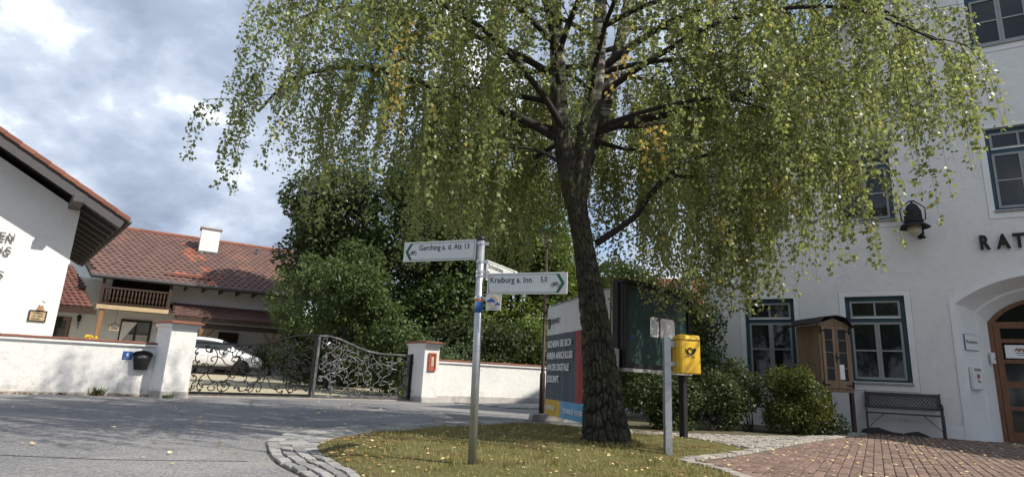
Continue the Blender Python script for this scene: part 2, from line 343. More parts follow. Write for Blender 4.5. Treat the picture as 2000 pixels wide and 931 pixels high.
# ------------------------------------------------------------------ ground
b_ = MB(); b_.quad((-900, -900, -.03), (900, -900, -.03), (900, 900, -.03), (-900, 900, -.03)); struct(b_.build('ground', M['meadow']))
road_pts = [FW @ Vector(q) for q in ((-40, .3, 0), (3.2, .3, 0), (3.5, 1.5, 0), (10, 1.5, 0), (10.3, .2, 0), (40, .2, 0))]
b_ = MB(); n_ = len(road_pts)
vs = [(p.x, p.y, 0) for p in road_pts] + [(40, -30, 0), (-45, -30, 0)]
b_.add(vs, [tuple(range(len(vs)))]); struct(b_.build('road', M['asphalt']))
# a tarred joint across the old asphalt
b_ = MB(); pts = [(-7.5, 5.15), (-4.31, 5.37), (-3.44, 5.38), (-2.9, 5.5), (-2.3, 5.66)]
for (x0, y0), (x1, y1) in zip(pts, pts[1:]): b_.quad((x0, y0 - .008, .003), (x1, y1 - .008, .003), (x1, y1 + .010, .003), (x0, y0 + .010, .003))
o = b_.build('tar_joint', M['black']); struct(o)

def catmull(pts, n=8, closed=False):
    P = [Vector(p).to_3d() for p in pts]; out = []; N = len(P)
    rng = range(N) if closed else range(N - 1)
    for i in rng:
        g = (lambda k: P[k % N]) if closed else (lambda k: P[max(0, min(N - 1, k))])
        a, b, c, d = g(i - 1), g(i), g(i + 1), g(i + 2)
        for k in range(n):
            t = k / n; out.append(.5 * ((2 * b) + (c - a) * t + (2 * a - 5 * b + 4 * c - d) * t * t + (3 * b - a - 3 * c + d) * t ** 3))
    if not closed: out.append(P[-1])
    return out
INNER = [(-.75, 4.1), (-1.0, 4.75), (-1.16, 5.12), (-1.53, 5.75), (-1.83, 6.27), (-2.03, 6.76), (-2.09, 7.4), (-1.81, 8.3), (-1.39, 9.13), (-.72, 10.3), (.45, 11.4)]
OUTER = [(-1.1, 3.9), (-1.4, 4.6), (-1.60, 5.01), (-2.02, 5.6), (-2.41, 6.38), (-2.72, 7.35), (-2.62, 8.45), (-2.2, 9.5), (-1.62, 10.4), (-.81, 11.4), (.5, 12.5)]
LAWN_R = [(1.3, 11.2), (2.1, 10.35), (2.75, 10.25), (3.2, 9.7), (3.41, 8.92), (3.30, 8.45), (2.73, 7.82), (2.17, 7.17), (2.22, 6.61), (2.3, 5.9), (2.0, 4.6), (.8, 3.9)]
lawn_poly = [(p.x, p.y) for p in catmull(INNER, 6)] + [(p.x, p.y) for p in catmull(LAWN_R, 4)]
LP = np.array(lawn_poly)
def inside(P, poly):
    x, y = P[:, 0], P[:, 1]; r = np.zeros(len(P), bool); j = len(poly) - 1
    for i in range(len(poly)):
        xi, yi = poly[i]; xj, yj = poly[j]
        r ^= ((yi > y) != (yj > y)) & (x < (xj - xi) * (y - yi) / (yj - yi + 1e-12) + xi); j = i
    return r
def edge_dist(P, poly):
    d = np.full(len(P), 1e9)
    for i in range(len(poly)):
        a = poly[i - 1]; b = poly[i]; ab = b - a; t = np.clip(((P - a) @ ab) / (ab @ ab + 1e-12), 0, 1)
        d = np.minimum(d, np.hypot(*(P - a - t[:, None] * ab).T))
    return d
def sinnoise(x, y, s=1.):
    return (np.sin(x * 1.7 * s + 1.3 * np.sin(y * 1.1 * s)) + np.sin(y * 2.3 * s + 1.7 * np.sin(x * 1.3 * s + .5)) + .6 * np.sin(x * 4.1 * s - y * 3.3 * s)) / 2.6
def lawn_z(P):
    d = edge_dist(P, LP); return .015 + .075 * (1 - np.exp(-d / .5)) + .012 * sinnoise(P[:, 0], P[:, 1], 1.6)
# lawn as a gently raised sheet
bm = bmesh.new(); gx = np.arange(-2.4, 3.7, .12); gy = np.arange(3.6, 11.8, .12)
GX, GY = np.meshgrid(gx, gy, indexing='ij'); GP = np.stack([GX.ravel(), GY.ravel()], 1); ins = inside(GP, LP); gz = lawn_z(GP)
gi = {}
for k in np.nonzero(ins)[0]: gi[k] = bm.verts.new((GP[k, 0], GP[k, 1], gz[k]))
ny = len(gy); rim = {}
for i in range(len(gx) - 1):
    for j in range(ny - 1):
        q = [i * ny + j, (i + 1) * ny + j, (i + 1) * ny + j + 1, i * ny + j + 1]
        c = sum(k in gi for k in q)
        if c == 0: continue
        vs = []
        for k in q:
            if k in gi: vs.append(gi[k])
            else:
                if k not in rim:
                    p = GP[k]; best = None
                    for e in range(len(LP)):
                        a = LP[e - 1]; b = LP[e]; ab = b - a; t = min(1, max(0, ((p - a) @ ab) / (ab @ ab + 1e-12))); z = a + t * ab; dd = np.hypot(*(p - z))
                        if best is None or dd < best[0]: best = (dd, z)
                    rim[k] = bm.verts.new((best[1][0], best[1][1], .006))
                vs.append(rim[k])
        try: bm.faces.new(vs)
        except ValueError: pass
me = bpy.data.meshes.new('lawn'); bm.to_mesh(me); bm.free(); me.materials.append(M['lawn']); me.polygons.foreach_set('use_smooth', [True] * len(me.polygons))
struct(link('lawn', me))
# grass blades, thin where the soil shows
N = 60000; P = np.stack([RNG.uniform(-2.2, 3.5, N), RNG.uniform(4.4, 11.6, N)], 1); P = P[inside(P, LP)]
dens = .5 + .5 * sinnoise(P[:, 0] + 3, P[:, 1], 1.1) ; tr_d = np.hypot(P[:, 0] - 1.34, P[:, 1] - 7.85); ed = edge_dist(P, LP)
soil_patch = np.exp(-(((P[:, 0] - 2.5) / .8) ** 2 + ((P[:, 1] - 8.6) / 1.1) ** 2)) + np.exp(-(((P[:, 0] + 1.75) / .35) ** 2 + ((P[:, 1] - 6.7) / .9) ** 2))
keep = (RNG.random(len(P)) < np.clip(.35 + .75 * dens - .75 * soil_patch, .06, 1)) & (tr_d > .33) & (ed > .015); P = P[keep]; n = len(P)
z = lawn_z(P); ang = RNG.uniform(0, 6.283, n); L = RNG.uniform(.02, .05, n); lean = RNG.uniform(.2, 1.3, n); w = RNG.uniform(.0025, .0045, n)
dx, dy = np.cos(ang), np.sin(ang); base = np.stack([P[:, 0], P[:, 1], z - .004], 1)
tip = base + np.stack([dx * L * np.sin(lean), dy * L * np.sin(lean), L * np.cos(lean) + .006], 1); side = np.stack([-dy * w, dx * w, 0 * w], 1)
V = np.stack([base - side, base + side, tip], 1).reshape(-1, 3); T = np.arange(3 * n).reshape(-1, 3)
o = link('grass', npmesh('grass', V, T, M['grass'])); o['kind'] = 'stuff'; o['label'] = 'short patchy yellowing grass on the island round the birch'; o['category'] = 'grass'

# ---- pieces laid one by one: the nearest 300 as objects, the rest joined
def stone_mesh(name, mt, sub=0, wob=.035):
    b = MB(); b.box(-.5, .5, -.5, .5, 0, 1); me = b.mesh(name, mt, False, .08, 1)
    for v in me.vertices:
        v.co.x += random.uniform(-wob, wob); v.co.y += random.uniform(-wob, wob)
        if v.co.z > .5: v.co.z += random.uniform(-.12, .04)
    return me
def lay(pieces, name, parent, variants, limit=300, rest_name='far_pieces'):
    """pieces: (x, y, rz, length, width, height, z)"""
    pieces = sorted(pieces, key=lambda q: q[0] ** 2 + q[1] ** 2)
    for i, (x, y, rz, l, w, h, z) in enumerate(pieces[:limit]):
        o = link(name, variants[i % len(variants)], parent)
        o.matrix_local = Matrix.Translation((x, y, z)) @ Matrix.Rotation(rz, 4, 'Z') @ Matrix.Rotation(random.uniform(-.012, .012), 4, 'X') @ Matrix.Diagonal((l, w, h, 1))
    if len(pieces) > limit:
        vs, fs, off = [], [], 0; cache = []
        for me in variants:
            c = np.zeros(len(me.vertices) * 3); me.vertices.foreach_get('co', c); cache.append((c.reshape(-1, 3), [tuple(p.vertices) for p in me.polygons]))
        for i, (x, y, rz, l, w, h, z) in enumerate(pieces[limit:]):
            c, F = cache[i % len(cache)]; q = c * np.array([l, w, h]); cs, sn = math.cos(rz), math.sin(rz)
            vs.append(np.stack([q[:, 0] * cs - q[:, 1] * sn + x, q[:, 0] * sn + q[:, 1] * cs + y, q[:, 2] + z], 1))
            fs += [tuple(k + off for k in f) for f in F]; off += len(c)
        me = bpy.data.meshes.new(rest_name); me.from_pydata(np.concatenate(vs).tolist(), [], fs); me.materials.append(variants[0].materials[0])
        o = link(rest_name, me, parent); o['kind'] = 'stuff'
setts = [stone_mesh('sett', M['granite']) for _ in range(7)]
psetts = [stone_mesh('sett', M['granite_pale']) for _ in range(7)]
bricks = [stone_mesh('brick', M['brick'], wob=.015) for _ in range(6)]

# granite kerb band round the lawn
ci = catmull(INNER, 20); co = catmull(OUTER, 20); n_ = min(len(ci), len(co))
b_ = MB(); 
for k in range(n_ - 1): b_.quad((ci[k].x, ci[k].y, .008), (ci[k + 1].x, ci[k + 1].y, .008), (co[k + 1].x, co[k + 1].y, .008), (co[k].x, co[k].y, .008))
kerb = struct(b_.build('sett_kerb', M['soil_joint']))
pieces = []
for row in range(4):
    t0, t1 = row / 4 + .02, (row + 1) / 4 - .03; tm = (t0 + t1) / 2
    path = [ci[k].lerp(co[k], tm) for k in range(n_)]; wid = [(ci[k] - co[k]).length * (t1 - t0) for k in range(n_)]
    acc = 0; nxt = random.uniform(0, .1); k = 0; s_ = [0.]
    for a, c in zip(path, path[1:]): s_.append(s_[-1] + (c - a).length)
    s = nxt
    while s < s_[-1] - .2:
        l = random.uniform(.16, .27); mid = s + l / 2
        k = max(j for j in range(n_) if s_[j] <= mid); k = min(k, n_ - 2); f = (mid - s_[k]) / (s_[k + 1] - s_[k] + 1e-9)
        p = path[k].lerp(path[k + 1], f); d = path[k + 1] - path[k]
        pieces.append((p.x, p.y, math.atan2(d.y, d.x) + random.uniform(-.05, .05), l - .024, wid[k] * random.uniform(.86, .97), random.uniform(.024, .040), 0.))
        s += l
lay(pieces, 'sett', kerb, setts, 300, 'far_setts')

# red brick pavement, laid square to the town hall
IB = FB.inverted()
PAVE = [(1.9, 5.2), (2.27, 6.6), (2.22, 7.12), (3.11, 7.96), (4.82, 9.97), (6.45, 11.69), (7.7, 12.95), (8.2, 13.65), (12.6, 10.9), (16, 8.8), (12, 2.5), (5, 2.5)]
PA = np.array(PAVE)
b_ = MB(); b_.add([(x, y, .006) for x, y in PAVE], [tuple(range(len(PAVE)))]); pave = struct(b_.build('brick_pavement', M['joint']))
pieces = []; L_, W_ = .215, .105; ang = R(-31.7) + R(90)
ca, sa = math.cos(ang), math.sin(ang)
for i in range(-50, 110):
    for j in range(-110, 110):
        a = (i + (.5 if j % 2 else 0)) * L_; c = j * W_; x = 6 + a * ca - c * sa; y = 8 + a * sa + c * ca
        if not (1.9 < x < 13.5 and 4.6 < y < 14): continue
        if x / max(y, .1) > 1.02: continue
        pieces.append((x, y, ang + random.uniform(-.015, .015), L_ - .012, W_ - .010, .024 + random.uniform(0, .006), 0.))
cP = np.array([(q[0], q[1]) for q in pieces]); ok = inside(cP, PA) & (edge_dist(cP, PA) > .09)
pieces = [q for q, k in zip(pieces, ok) if k]
lay(pieces, 'brick', pave, bricks, 300, 'far_bricks')
# pale granite edging of the brick field
edge = catmull([(2.5, 5.0), (2.36, 6.2), (2.25, 6.75), (2.17, 7.10), (3.11, 7.99), (4.82, 10.0), (6.45, 11.72), (7.5, 12.75)], 16)
b_ = MB()
nrm = []
for k in range(len(edge)):
    d = edge[min(k + 1, len(edge) - 1)] - edge[max(k - 1, 0)]; nrm.append(Vector((-d.y, d.x, 0)).normalized())
for k in range(len(edge) - 1):
    a, c = edge[k], edge[k + 1]; b_.quad(a - nrm[k] * .03 + Vector((0, 0, .011)), c - nrm[k + 1] * .03 + Vector((0, 0, .011)), c + nrm[k + 1] * .15 + Vector((0, 0, .011)), a + nrm[k] * .15 + Vector((0, 0, .011)))
edging = struct(b_.build('granite_edging', M['joint']))
pieces = []; s_ = [0.]
for a, c in zip(edge, edge[1:]): s_.append(s_[-1] + (c - a).length)
s = 0
while s < s_[-1] - .15:
    l = random.uniform(.10, .17); mid = s + l / 2; k = min(max(j for j in range(len(edge)) if s_[j] <= mid), len(edge) - 2)
    p = edge[k].lerp(edge[k + 1], (mid - s_[k]) / (s_[k + 1] - s_[k] + 1e-9)) + nrm[k] * .06; d = edge[k + 1] - edge[k]
    pieces.append((p.x, p.y, math.atan2(d.y, d.x) + random.uniform(-.06, .06), l - .012, random.uniform(.12, .15), random.uniform(.028, .04), .008)); s += l
lay(pieces, 'sett', edging, psetts)
# pale cobbled path between the shrubs and the bricks
PATH = [(2.35, 7.45), (2.6, 7.6), (3.05, 8.15), (3.4, 8.5), (3.5, 8.95), (3.3, 9.75), (2.8, 10.3), (2.2, 10.45), (1.7, 10.9), (2.6, 11.0), (4.18, 11.15), (5.49, 11.55), (6.9, 12.75), (7.5, 13.5), (7.9, 13.2), (6.35, 11.85), (4.7, 10.12), (3.0, 8.12)]
PTH = np.array(PATH); b_ = MB(); b_.add([(x, y, .004) for x, y in PATH], [tuple(range(len(PATH)))]); path = struct(b_.build('cobbled_path', M['joint']))
pieces = []
for i in range(120):
    for j in range(120):
        x = 1.6 + i * .105 * .75 - j * .105 * .66 + 3; y = 4.5 + i * .105 * .66 + j * .105 * .75 - .5
        pieces.append((x + random.uniform(-.012, .012), y + random.uniform(-.012, .012), .72 + random.uniform(-.12, .12), .092, .09, random.uniform(.02, .032), 0.))
cP = np.array([(q[0], q[1]) for q in pieces]); ok = inside(cP, PTH) & (edge_dist(cP, PTH) > .05); pieces = [q for q, k in zip(pieces, ok) if k]
lay(pieces, 'cobble', path, psetts, 300, 'far_cobbles')
b_ = MB(); b_.add([(x, y, .012) for x, y in ((1.75, 11.0), (2.6, 11.02), (4.18, 11.17), (5.49, 11.57), (6.9, 12.77), (7.45, 13.5), (7.2, 14.0), (5.2, 15.3), (3.6, 17.5), (2.2, 17.0), (1.9, 13.5))], [tuple(range(11))]); struct(b_.build('planting_bed', M['soil_joint']))
# stone strip with grassy joints along the garden wall
strip_p = [FW @ Vector(q) for q in ((10.9, -.02, .005), (16.5, -.02, .005), (16.5, -2.6, .005), (11.9, -2.6, .005))]
b_ = MB(); b_.add(strip_p, [(0, 1, 2, 3)]); strip = struct(b_.build('stone_strip', M['soil_joint'])); pieces = []
for i in range(14):
    for j in range(7):
        u = 11.1 + i * .4 + (j % 2) * .17 - j * -.07; v_ = -.22 - j * .36; p = FW @ Vector((u, v_, 0))
        if u < 16.3: pieces.append((p.x, p.y, R(31) + random.uniform(-.05, .05), .35, .31, .03, 0.))
lay(pieces, 'slab', strip, setts)
# worn paved strip in front of the gate and the rising gravel yard
b_ = MB()
for i in range(12):
    v0 = 1.5 + i; z0, z1 = (.008 + .41 * min(1, max(0, (v0 - 1.5) / 9.5)), .008 + .41 * min(1, max(0, (v0 - .5) / 9.5)))
    b_.quad((-8, v0, z0), (11, v0, z0), (11, v0 + 1, z1), (-8, v0 + 1, z1))
b_.quad((-8, 13.5, .42), (24, 13.5, .42), (24, 45, .42), (-8, 45, .42)); b_.quad((11, .3, .02), (24, .3, .02), (24, 13.5, .42), (11, 13.5, .42))
b_.quad((-20, .3, .008), (-8, .3, .008), (-8, 13.5, .42), (-20, 13.5, .42)); b_.quad((-8, .3, .004), (3.3, .3, .004), (3.3, 1.5, .008), (-8, 1.5, .008))
o = b_.build('yard', M['gravel']); o.matrix_world = FW; struct(o)
b_ = MB(); b_.box(3.4, 9.95, .55, 1.35, -.05, .05); o = b_.build('gate_threshold', M['granite_pale']); o.matrix_world = FW; struct(o)

# ------------------------------------------------------------------ town hall
hall = thing('town_hall', 'large white rendered town hall with blue framed windows and arched portal', 'building', FB)
UL, UR, ZEAVE = -5.35, 8.55, 6.4
UC = (UL + UR) / 2; ZRIDGE = 13.6
def gz_(u): return ZEAVE + (ZRIDGE - ZEAVE) * (1 - abs(u - UC) / (UC - UL))
COLS = [(-4.35, -3.2), (-2.10, -.92), (.912, 2.09), (4.1, 5.25), (6.4, 7.55)]
ROWS = [(1.13, 3.07), (4.88, 6.775), (8.82, 10.6)]
wins = [(a, b, r) for a, b in COLS for r in ROWS if not (r is ROWS[0] and a in (.912,)) and r[1] < min(gz_(a), gz_(b)) - .35]
PU0, PU1, PSP, PCR = 0., 3.2, 2.86, 3.45
def arch_z(u, u0, u1, sp, cr):
    h = (u1 - u0) / 2; c = (u0 + u1) / 2; s = cr - sp; rr = (h * h + s * s) / (2 * s); return cr - rr + math.sqrt(max(rr * rr - (u - c) ** 2, 0))
us = sorted({UL, UR, UC, *[x for w in wins for x in w[:2]], *[PU0 + (PU1 - PU0) * k / 28 for k in range(29)]})
b_ = MB()
for a, c in zip(us, us[1:]):
    m_ = (a + c) / 2; za, zc_ = 0., 0.; segs = []
    if PU0 <= m_ <= PU1: za, zc_ = arch_z(a, PU0, PU1, PSP, PCR), arch_z(c, PU0, PU1, PSP, PCR)
    op = sorted([w[2] for w in wins if w[0] <= m_ <= w[1]])
    la, lc = za, zc_
    for z0, z1 in op: segs.append((la, lc, z0, z0)); la = lc = z1
    segs.append((la, lc, gz_(a), gz_(c)))
    for p, q, r_, s_ in segs: b_.quad((a, 0, p), (c, 0, q), (c, 0, s_), (a, 0, r_))
for a, c, (z0, z1) in wins:          # reveals
    d = .16
    b_.quad((a, 0, z0), (a, d, z0), (a, d, z1), (a, 0, z1)); b_.quad((c, 0, z0), (c, 0, z1), (c, d, z1), (c, d, z0))
    b_.quad((a, 0, z1), (a, d, z1), (c, d, z1), (c, 0, z1)); b_.quad((a, 0, z0), (c, 0, z0), (c, d, z0), (a, d, z0))
DEP = 14.
b_.quad((UL, 0, 0), (UL, 0, ZEAVE), (UL, DEP, ZEAVE), (UL, DEP, 0)); b_.quad((UR, 0, 0), (UR, DEP, 0), (UR, DEP, ZEAVE), (UR, 0, ZEAVE))
b_.add([(UL, DEP, 0), (UL, DEP, ZEAVE), (UC, DEP, ZRIDGE), (UR, DEP, ZEAVE), (UR, DEP, 0)], [(0, 1, 2, 3, 4)])
b_.build('wall', M['hall'], hall)
b_ = MB(); SLP = (ZRIDGE - ZEAVE) / (UC - UL)
for sg in (-1, 1):
    ue = UC + sg * (UC - UL + .5); ze = ZEAVE - .5 * SLP + .05
    A = [(ue, -.55, ze), (UC, -.55, ZRIDGE + .05), (UC, DEP + .4, ZRIDGE + .05), (ue, DEP + .4, ze)]; Bq = [(x, y, z + .2) for x, y, z in A]
    b_.add(A + Bq, [(0, 1, 2, 3), (7, 6, 5, 4), (0, 4, 5, 1), (2, 6, 7, 3), (0, 3, 7, 4)])
b_.build('roof', M['roof_tile'], hall)
b_ = MB(); b_.box(9.0, 18, -2.4, 12, 0, 9.3); b_.build('shadow_wing', M['hall'], hall)  # unseen wing, added for the shadow it casts on the brick pavement
b_ = MB(); b_.prism([(-2.7, 9.303), (12.3, 9.303), (4.8, 13.5)], 8.95, 18.3, 'x'); b_.build('shadow_wing_roof', M['roof_tile'], hall)  # roof of the same added, unseen wing
# smooth plinth line with a shallow groove, a little proud of the wall
for q in ((-5.34, -.117), (3.317, 8.54)): b_ = MB(); b_.box(*q, -.014, .05, 0, .285); b_.build('plinth', M['hall_trim'], hall)
# portal: splayed reveal in two steps
def arch_curve(u0, u1, sp, cr, v, n=20):
    return [(u0, v, 0)] + [(u0 + (u1 - u0) * k / n, v, arch_z(u0 + (u1 - u0) * k / n, u0, u1, sp, cr)) for k in range(n + 1)] + [(u1, v, 0)]
def loft(b, A, B):
    for k in range(len(A) - 1): b.quad(A[k], A[k + 1], B[k + 1], B[k])
c0 = arch_curve(0, 3.2, PSP, PCR, 0); c1 = arch_curve(.36, 2.84, 2.74, 3.26, .46); c2 = arch_curve(.40, 2.80, 2.70, 3.22, .46); c3 = arch_curve(.60, 2.60, 2.52, 3.05, .74)
b_ = MB(); loft(b_, c0, c1); loft(b_, c1, c2); loft(b_, c2, c3); b_.build('portal', M['hall_trim'], hall)
b_ = MB(); ou = arch_curve(-.115, 3.315, PSP + .06, PCR + .12, -.02); ou2 = [(p[0], -.02, p[2]) for p in c0]; loft(b_, ou, ou2)
loft(b_, [(p[0], .0, p[2]) for p in ou], ou); loft(b_, ou2, c0)
b_.build('portal_surround', M['hall_trim'], hall)
# door
V0 = .74
def door_leaf(u0, u1, name):
    b = MB(); st = .11; rows = [.0, .20, .62, .72, 1.16, 1.30, 1.70, 1.78, 2.16, 2.24]
    b.box(u0, u0 + st, V0, V0 + .06, .01, 2.45); b.box(u1 - st, u1, V0, V0 + .06, .01, 2.45)
    for z0, z1 in ((.01, .22), (.66, .74), (1.12, 1.26), (1.64, 1.72), (2.08, 2.16), (2.39, 2.45)): b.box(u0 + st, u1 - st, V0 + .002, V0 + .058, z0, z1)
    o = b.build(name, M['door_wood'], hall)
    for z0, z1 in ((.22, .66), (.74, 1.12), (1.26, 1.64), (1.72, 2.08), (2.16, 2.39)):
        p = MB(); p.box(u0 + st - .01, u1 - st + .01, V0 + .025, V0 + .035, z0 - .01, z1 + .01); p.build('pane', M['glass_warm'], o)
    return o
fr = MB(); n = 24
out = arch_curve(.60, 2.60, 2.52, 3.05, V0 - .01, n); inn = arch_curve(.68, 2.52, 2.46, 2.97, V0 - .01, n); loft(fr, out, inn); loft(fr, inn, [(p[0], V0 + .08, p[2]) for p in inn])
fr.box(1.56, 1.64, V0 - .008, V0 + .07, 0, 3.04); fr.box(.68, 2.52, V0 - .006, V0 + .07, 2.45, 2.53); fr.build('door_frame', M['door_wood'], hall)
b_ = MB(); top = [(u, arch_z(u, .60, 2.60, 2.50, 3.03)) for u in [.66 + .094 * k for k in range(21)]]
b_.prism([(.66, 2.5)] + top + [(2.54, 2.5)], V0 + .03, V0 + .04, 'y'); b_.build('fanlight', M['glass_warm'], hall)
dl = door_leaf(.69, 1.56, 'door'); door_leaf(1.64, 2.51, 'door')
b_ = MB(); b_.tube([(1.47, V0 - .05, 1.0), (1.47, V0 - .05, 1.2)], .013, 8); b_.box(1.455, 1.485, V0 - .05, V0, 1.0, 1.03); b_.box(1.455, 1.485, V0 - .05, V0, 1.17, 1.2); b_.build('handle', M['steel'], dl)
# windows
def window(a, c, z0, z1, d0=.10):
    w = thing('window', '', '', FI); w.parent = hall; del w['label']; del w['category']; w.matrix_parent_inverse = Matrix.Identity(4); w.matrix_local = Matrix.Translation((a, d0, z0))
    W, H = c - a, z1 - z0; fw = .075; zt = H * .715
    b = MB(); b.box(0, fw, 0, .07, 0, H); b.box(W - fw, W, 0, .07, 0, H); b.box(fw, W - fw, .001, .07, H - .085, H); b.box(fw, W - fw, .001, .07, 0, .045); b.box(fw, W - fw, .001, .07, zt - .03, zt + .05)
    b.build('frame', M['blue_frame'], w)
    s = .05
    def sash(x0, x1, y0, y1, bars_z=(), bars_x=()):
        q = MB(); q.box(x0, x0 + s, -.012, .05, y0, y1); q.box(x1 - s, x1, -.012, .05, y0, y1); q.box(x0 + s, x1 - s, -.011, .05, y1 - s, y1); q.box(x0 + s, x1 - s, -.011, .05, y0, y0 + s)
        for z in bars_z: q.box(x0 + s, x1 - s, -.009, .045, z - .017, z + .017)
        for x in bars_x: q.box(x - .019, x + .019, -.009, .045, y0 + s, y1 - s)
        o = q.build('sash', M['grey_sash'], w)
        zs = [y0 + s, *bars_z, y1 - s]; xs = [x0 + s, *bars_x, x1 - s]
        for i in range(len(zs) - 1):
            for j in range(len(xs) - 1):
                p = MB(); t = random.uniform(-.002, .002); x_0, x_1, z_0, z_1 = xs[j] - .01, xs[j + 1] + .01, zs[i] - .01, zs[i + 1] + .01
                p.add([(x_0, .018 + t, z_0), (x_1, .018 - t, z_0), (x_1, .018 - t, z_1), (x_0, .018 + t, z_1), (x_0, .026, z_0), (x_1, .026, z_0), (x_1, .026, z_1), (x_0, .026, z_1)], [(0, 1, 2, 3), (4, 7, 6, 5), (0, 4, 5, 1), (2, 6, 7, 3)])
                p.build('pane', M['glass'], o)
    g = .012
    sash(fw + g, W - fw - g, zt + .06, H - .085 - g, (), (W / 2,))
    sash(fw + g, W / 2 + .012, .055, zt - .04, ((.055 + zt - .04) / 2,)); sash(W / 2 + .016, W - fw - g, .055, zt - .04, ((.055 + zt - .04) / 2,))
    q = MB(); q.box(fw + .02, W - fw - .02, -.03, -.012, zt + .05, zt + .075); q.build('drip_rail', M['white'], w)
    q = MB(); q.box(-.02, W + .02, -.16, .0, -.055, -.012); q.build('sill', M['sill'], w, bevel=.008)
    q = MB()
    e = .115; f = -d0 - .012
    for x0, x1, y0, y1 in ((-e, -.001, -.19, H + e), (W + .001, W + e, -.19, H + e), (-.001, W + .001, H, H + e)): q.box(x0, x1, f, -d0 + .03, y0, y1)
    q.box(-.001, W + .001, f + .001, -d0 + .03, -.19, -.06); q.build('surround', M['hall_trim'], w)
    q = MB(); t = .008
    for x0, x1, y0, y1 in ((-e - t, -e, -.19, H + e + t), (W + e, W + e + t, -.19, H + e + t), (-e, W + e, H + e, H + e + t), (-e, W + e, -.2, -.19)): q.box(x0, x1, -d0 - .004, -d0 + .03, y0, y1)
    q.build('groove', M['plinth'], w)
    return w
for a, c, (z0, z1) in wins: window(a, c, z0, z1)
# metal lettering over the portal
u = .563
for ch, wd in (('R', .175), ('A', .235), ('T', .195), ('H', .17), ('A', .235), ('U', .17), ('S', .16)):
    link('letter', text_mesh(ch, .315, wd, M['black_iron'], .05, .03), hall, Matrix.Translation((u, -.03, 4.02))); u += wd + .10 if ch != 'A' else wd + .05

def wall_lamp():
    t = thing('wall_lamp', 'black gooseneck wall lantern with flared shade beside the portal lettering', 'lamp', at(FB, -.60, 0, 4.3))
    y = -.36
    b = MB(); b.tube([(.12, 0, .10), (.12, -.10, .10), (.13, -.14, .2), (.10, -.18, .62), (.05, -.26, .80), (0, y, .82)], .022, 8); b.lathe([(.055, 0), (.06, .03), (.03, .06)], 12, (0, 0, 0), 0, Matrix.Translation((.12, -.0, .1)) @ Matrix.Rotation(R(90), 4, 'X')); b.build('bracket', M['black_iron'], t, True)
    b = MB(); b.lathe([(.05, .80), (.10, .76), (.165, .62), (.175, .42), (.19, .40), (.19, .36), (.175, .34)], 20, (0, y, 0)); b.build('housing', M['black_iron'], t, False)
    b = MB(); b.lathe([(.17, .35), (.20, .33), (.31, .245), (.31, .235), (.19, .315), (.15, .32)], 24, (0, y, 0)); b.build('shade', M['black_iron'], t, True)
    b = MB(); b.lathe([(.14, .30), (.135, .14), (.125, .11), (.06, .05), (.0, .045)], 16, (0, y, 0)); b.build('glass', M['lamp_glass'], t, True)
    b = MB()
    for s in (-1, 1): b.tube([(s * .05, y, .86), (s * .24, y, .68), (s * .225, y, .42), (s * .18, y, .40)], .014, 6)
    b.tube([(-.05, y, .86), (.05, y, .86)], .02, 6); b.build('yoke', M['black_iron'], t)
    b = MB(); b.tube([(.155, y + .1, .24), (.16, y + .1, .08)], .022, 8); b.lathe([(.03, -.06), (.045, -.03), (.02, 0)], 8, (.16, y + .1, .06)); b.build('sensor', M['black_iron'], t)
wall_lamp()
# plates on the splayed reveal of the portal
SPL = math.degrees(math.atan2(.46, .36)); 
t = thing('name_plate', 'white plate reading Pfarrbücherei on the portal reveal', 'sign', at(FB, .085, .085, 1.88, SPL))
b_ = MB(); b_.box(0, .40, -.018, -.004, 0, .33); b_.build('plate', M['white'], t); b_ = MB(); b_.box(-.008, .408, -.012, -.002, -.008, .338); b_.build('border', M['blue_print'], t)
link('lettering', text_mesh('Pfarrbücherei', .075, .35, M['ink_dark'], .003), t, Matrix.Translation((.025, -.018, .14)))
t = thing('letter_box', 'white flat letter box with red crest on the portal reveal', 'letter box', at(FB, .10, .105, 1.05, SPL))
b_ = MB(); b_.box(0, .30, -.07, 0, 0, .48); b_.build('body', M['white'], t, bevel=.015, bseg=2); b_ = MB(); b_.box(.03, .27, -.078, -.069, .02, .36); b_.build('door', M['white'], t, bevel=.003)
b_ = MB(); b_.box(.05, .25, -.08, -.071, .39, .44); b_.build('slot_flap', M['alu'], t); b_ = MB(); b_.box(.11, .19, -.083, -.077, .24, .32); b_.build('crest', M['red_clay'], t)
b_ = MB(); b_.tube([(.13, -.082, .22), (.135, -.082, .16), (.17, -.082, .145), (.185, -.082, .18)], .009, 5); b_.build('emblem', M['ink_dark'], t); b_ = MB(); b_.box(.05, .065, -.083, -.077, .23, .26); b_.build('lock', M['black'], t)
t = thing('intercom', 'small white entry box on the edge of the door reveal', 'intercom', at(FB, .555, .60, 1.62, 54))
b_ = MB(); b_.box(-.02, .10, -.05, 0, 0, .24); b_.build('body', M['white'], t, bevel=.008); b_ = MB(); b_.box(.055, .075, -.054, -.049, .08, .13); b_.build('button', M['black'], t)
t = thing('notice', 'pale green notice with a small picture on the town hall door', 'notice', at(FB, .84, V0 - .004, 1.75))
b_ = MB(); b_.box(0, .54, -.008, 0, 0, .28); b_.build('sheet', M['paper'], t)
b_ = MB()
for k in range(9): x = .16 + .025 * k; b_.box(x, x + .03, -.011, -.007, .15 + .02 * math.sin(k * 2.1), .19 + .03 * abs(math.sin(k * 1.3)))
b_.build('picture', M['carved_wood'], t); b_ = MB(); b_.box(.17, .38, -.011, -.007, .10, .113); b_.box(.20, .36, -.011, -.007, .06, .07); b_.build('print', M['ink_dark'], t)

